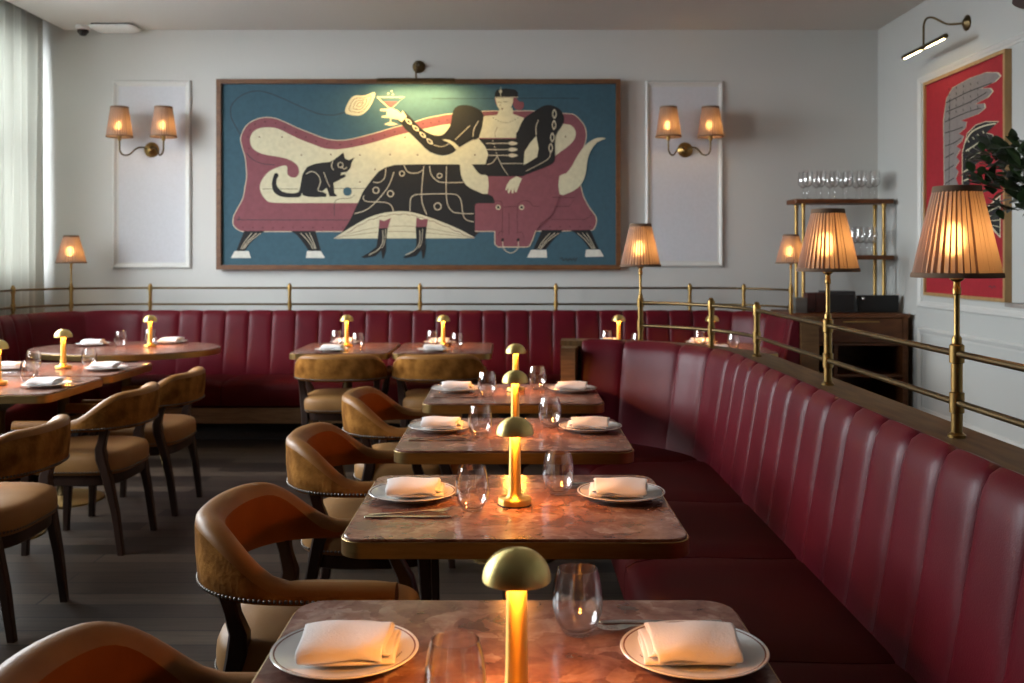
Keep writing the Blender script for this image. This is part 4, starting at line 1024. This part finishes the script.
for x in (fx0 + .075, fx1 - .075):
    for y in (fy0 + .035, fy1 - .035):
        m = MB(); 
        m.lathe([(0, .0), (.026, 0), (.026, .006), (.018, .01), (.016, .045), (.014, .05), (.014, Zs[0])], 20, (x - ox, y - oy, 0), cap1=True)
        m.lathe([(.014, Zs[0] + .036), (.018, Zs[0] + .038), (.018, Zs[0] + .06), (.014, Zs[0] + .064), (.014, Zs[1] - .03), (.018, Zs[1] - .026), (.018, Zs[1])], 20, (x - ox, y - oy, 0), cap0=True, cap1=True)
        m.build('post', M['brass'], t, smooth=40)
wg = None
def wine_glass(x, y, z, label, h=.235):
    global wg
    if wg is None:
        o_ = [(0, .0), (.034, 0), (.034, .0015), (.012, .005), (.0045, .012), (.0038, .05), (.0040, .085), (.008, .093), (.022, .102), (.034, .118), (.040, .140), (.0405, .155), (.038, .185), (.033, .226)]
        i_ = [(.0322, .2262), (.0370, .185), (.0394, .155), (.0388, .140), (.033, .119), (.021, .1035), (.006, .096), (0, .095)]
        wg = tag(MB().lathe(o_ + i_, 32).build('wine_glass', M['glass'], smooth=60), label, 'wine glass', 'stemmed wine glasses on the shelf unit'); wg.location = (x, y, z)
    else: clone(wg, (x, y, z), 0, label)
ordn = ['leftmost', 'second from left', 'third from left', 'fourth from left', 'fifth from left', 'rightmost']
for r, (y, rn) in enumerate(((7.80, 'front row'), (7.93, 'back row'))):
    for i in range(6):
        px = 803.5 + i * 13.4 + 2; X = (px - CX) * 7.86 / F
        wine_glass(X + (r - .5) * .004, y, 1.851 + .0005, 'stemmed wine glass on the upper shelf, %s, %s' % (rn, ordn[i]))
for r, (y, rn) in enumerate(((7.80, 'front row'), (7.93, 'back row'))):
    for i in range(2):
        X = (857.5 + i * 12 - CX) * 7.86 / F
        wine_glass(X, y, 1.404 + .0005, 'stemmed wine glass on the lower shelf, %s, %s of two' % (rn, ('left', 'right')[i]))
def bxt(name, label, cat, px0, px1, Y, h, d, m, slant=0):
    x0, x1 = (px0 - CX) * Y / F, (px1 - CX) * Y / F; t = thing(name, label, cat, ((x0 + x1) / 2, Y + d / 2, st_)); a = (x1 - x0) / 2
    b = MB(); b.prism([(-a, 0), (a, 0), (a - slant, h), (-a, h)], -d / 2, d / 2, lambda u, v, w: (u, w, v)); b.build('body', m, t, smooth=0, bevel=.004)
    return t, a
t, a = bxt('menu_book', 'oxblood menu book standing on the sideboard, left one of two', 'book', 807, 815.5, 7.62, .155, .09, M['oxblood'])
MB().box(-a + .004, a - .004, -.0455, -.03, .02, .03).build('spine_band', M['wood_dark'], t)
t, a = bxt('menu_book', 'oxblood menu book standing on the sideboard, right one beside the black box', 'book', 816, 826, 7.62, .155, .09, M['oxblood'])
MB().box(-a + .004, a - .004, -.0455, -.03, .12, .13).build('spine_band', M['wood_dark'], t)
t, a = bxt('black_box', 'tall black box with a slanted side on the sideboard', 'box', 826.5, 858, 7.60, .168, .20, M['black_gloss'], .02)
MB().box(-a + .01, a - .03, -.102, -.098, .02, .14).build('front_panel', M['black'], t)
t, a = bxt('black_tray', 'low black tray box with a pale knob at the sideboard at its right end', 'box', 858.5, 899, 7.64, .135, .05, M['black'], .0)
MB().ball((-a + .03, -.035, .108), .016, 12, 8).build('knob', M['steel'], t)
x = (795 - CX) * 7.58 / F
t = thing('grey_box', 'small grey box on the sideboard at its left end behind the railing lamp', 'box', (2.24, 7.6, st_))
MB().box(-.045, .045, -.04, .04, 0, .115).build('body', M['grey_box'], t, smooth=0, bevel=.003)
MB().box(-.047, .047, -.042, .042, .09, .12).build('lid', M['grey_box'], t, smooth=0, bevel=.003)

# ------------------------------------------------------------------ wall shelf with plant
t = thing('wall_shelf', 'grey stone wall shelf at the right edge under the artwork', 'shelf', (XR, 4.9, 1.10))
MB().prism([(0, -.9), (0, .86), (-.14, .86), (-.20, .80), (-.20, -.9)], 0, .022).build('slab', M['stone_shelf'], t, smooth=0, bevel=.003)
MB().prism([(0, -.85), (0, .62), (-.12, .62), (-.12, -.85)], -.035, 0).build('bracket', M['wood_dark'], t, smooth=0)
t = thing('leafy_plant', 'dark leafy branches in a vase at the right edge before the artwork', 'plant', (XR - .105, 4.98, 1.122))
rnd = random.Random(4)
MB().lathe([(0, 0), (.05, 0), (.075, .05), (.085, .11), (.07, .17), (.04, .20), (.045, .22), (.038, .22), (.032, .20), (0, .19)], 32).build('vase', M['vase'], t, smooth=50)
st = MB(); lf = MB()
ends = []
for k in range(42):
    px = rnd.uniform(962, 1085); py = rnd.uniform(140, 212)
    if px < 985: py = rnd.uniform(145, 186)
    if px > 1000: py = rnd.uniform(138, 206)
    Y = rnd.uniform(4.6, 5.35); e = at(px, py, Y)
    if e.x > XR - .12: e.x = XR - rnd.uniform(.12, .3)
    ends.append(e - Vector(t.location))
def leaf_at(p, d, L):
    d = d.normalized(); s = d.cross(Vector((rnd.uniform(-.3, .3), rnd.uniform(-.3, .3), 1))).normalized(); n = s.cross(d)
    w = L * .31; bend = rnd.uniform(-.25, .05)
    rows = []
    for u, ww in ((0, .08), (.18, .62), (.4, 1), (.65, .82), (.86, .4), (1, .03)):
        c = p + d * (L * u) + n * (bend * L * u * u)
        rows.append([c + s * (w * ww) + n * (w * .18 * ww), c, c - s * (w * ww) + n * (w * .18 * ww)])
    lf.rings(rows, closed=False)
for e in ends:
    a = Vector((rnd.uniform(-.02, .02), rnd.uniform(-.02, .02), .2))
    mid = a.lerp(e, .5) + Vector((rnd.uniform(-.03, .03), rnd.uniform(-.03, .03), .14))
    c = catmull([tuple(a), tuple(a.lerp(mid, .5) + Vector((0, 0, .04))), tuple(mid), tuple(e)], 5, False)
    st.tube(c, [.004 - .003 * i / len(c) for i in range(len(c))], 6)
    for i in range(6, len(c)):
        for q in range(2):
            p = Vector(c[i]); d = Vector((rnd.uniform(-1, 1), rnd.uniform(-1, 1), rnd.uniform(-.5, .9)))
            if CX + F * (p.x + t.location.x - .06) / (p.y + t.location.y) < 957: continue
            leaf_at(p, d + (Vector(c[i]) - Vector(c[i - 1])).normalized() * .7, rnd.uniform(.06, .115))
st.build('stems', M['twig'], t); lf.build('leaves', M['leaf'], t, smooth=180, fix=False)

# ------------------------------------------------------------------ daylight, camera, view
wd = bpy.data.worlds.new('daylight'); scene.world = wd; wd.use_nodes = True
bg = wd.node_tree.nodes['Background']; bg.inputs[0].default_value = (.90, .955, 1, 1); bg.inputs[1].default_value = 29.0
cam = bpy.data.cameras.new('camera'); co = bpy.data.objects.new('camera', cam); C.objects.link(co)
co.location = (0, 0, CAM_Z); co.rotation_euler = (R(90), 0, 0)
cam.sensor_width = 36; cam.lens = F / 1024 * 36; cam.shift_x = (512 - CX) / 1024; cam.shift_y = -(341.5 - HY) / 1024
cam.clip_start = .02
cam.dof.use_dof = True; cam.dof.focus_distance = 2.35; cam.dof.aperture_fstop = 5.6
scene.camera = co
cy = scene.cycles
cy.max_bounces = 10; cy.diffuse_bounces = 5; cy.glossy_bounces = 4; cy.transmission_bounces = 6; cy.transparent_max_bounces = 16
cy.caustics_reflective = False; cy.caustics_refractive = False; cy.use_denoising = True; cy.sample_clamp_indirect = 6
vs = scene.view_settings
vs.view_transform = 'Standard'; vs.look = 'None'; vs.gamma = 1; vs.use_curve_mapping = False; vs.exposure = -0.06
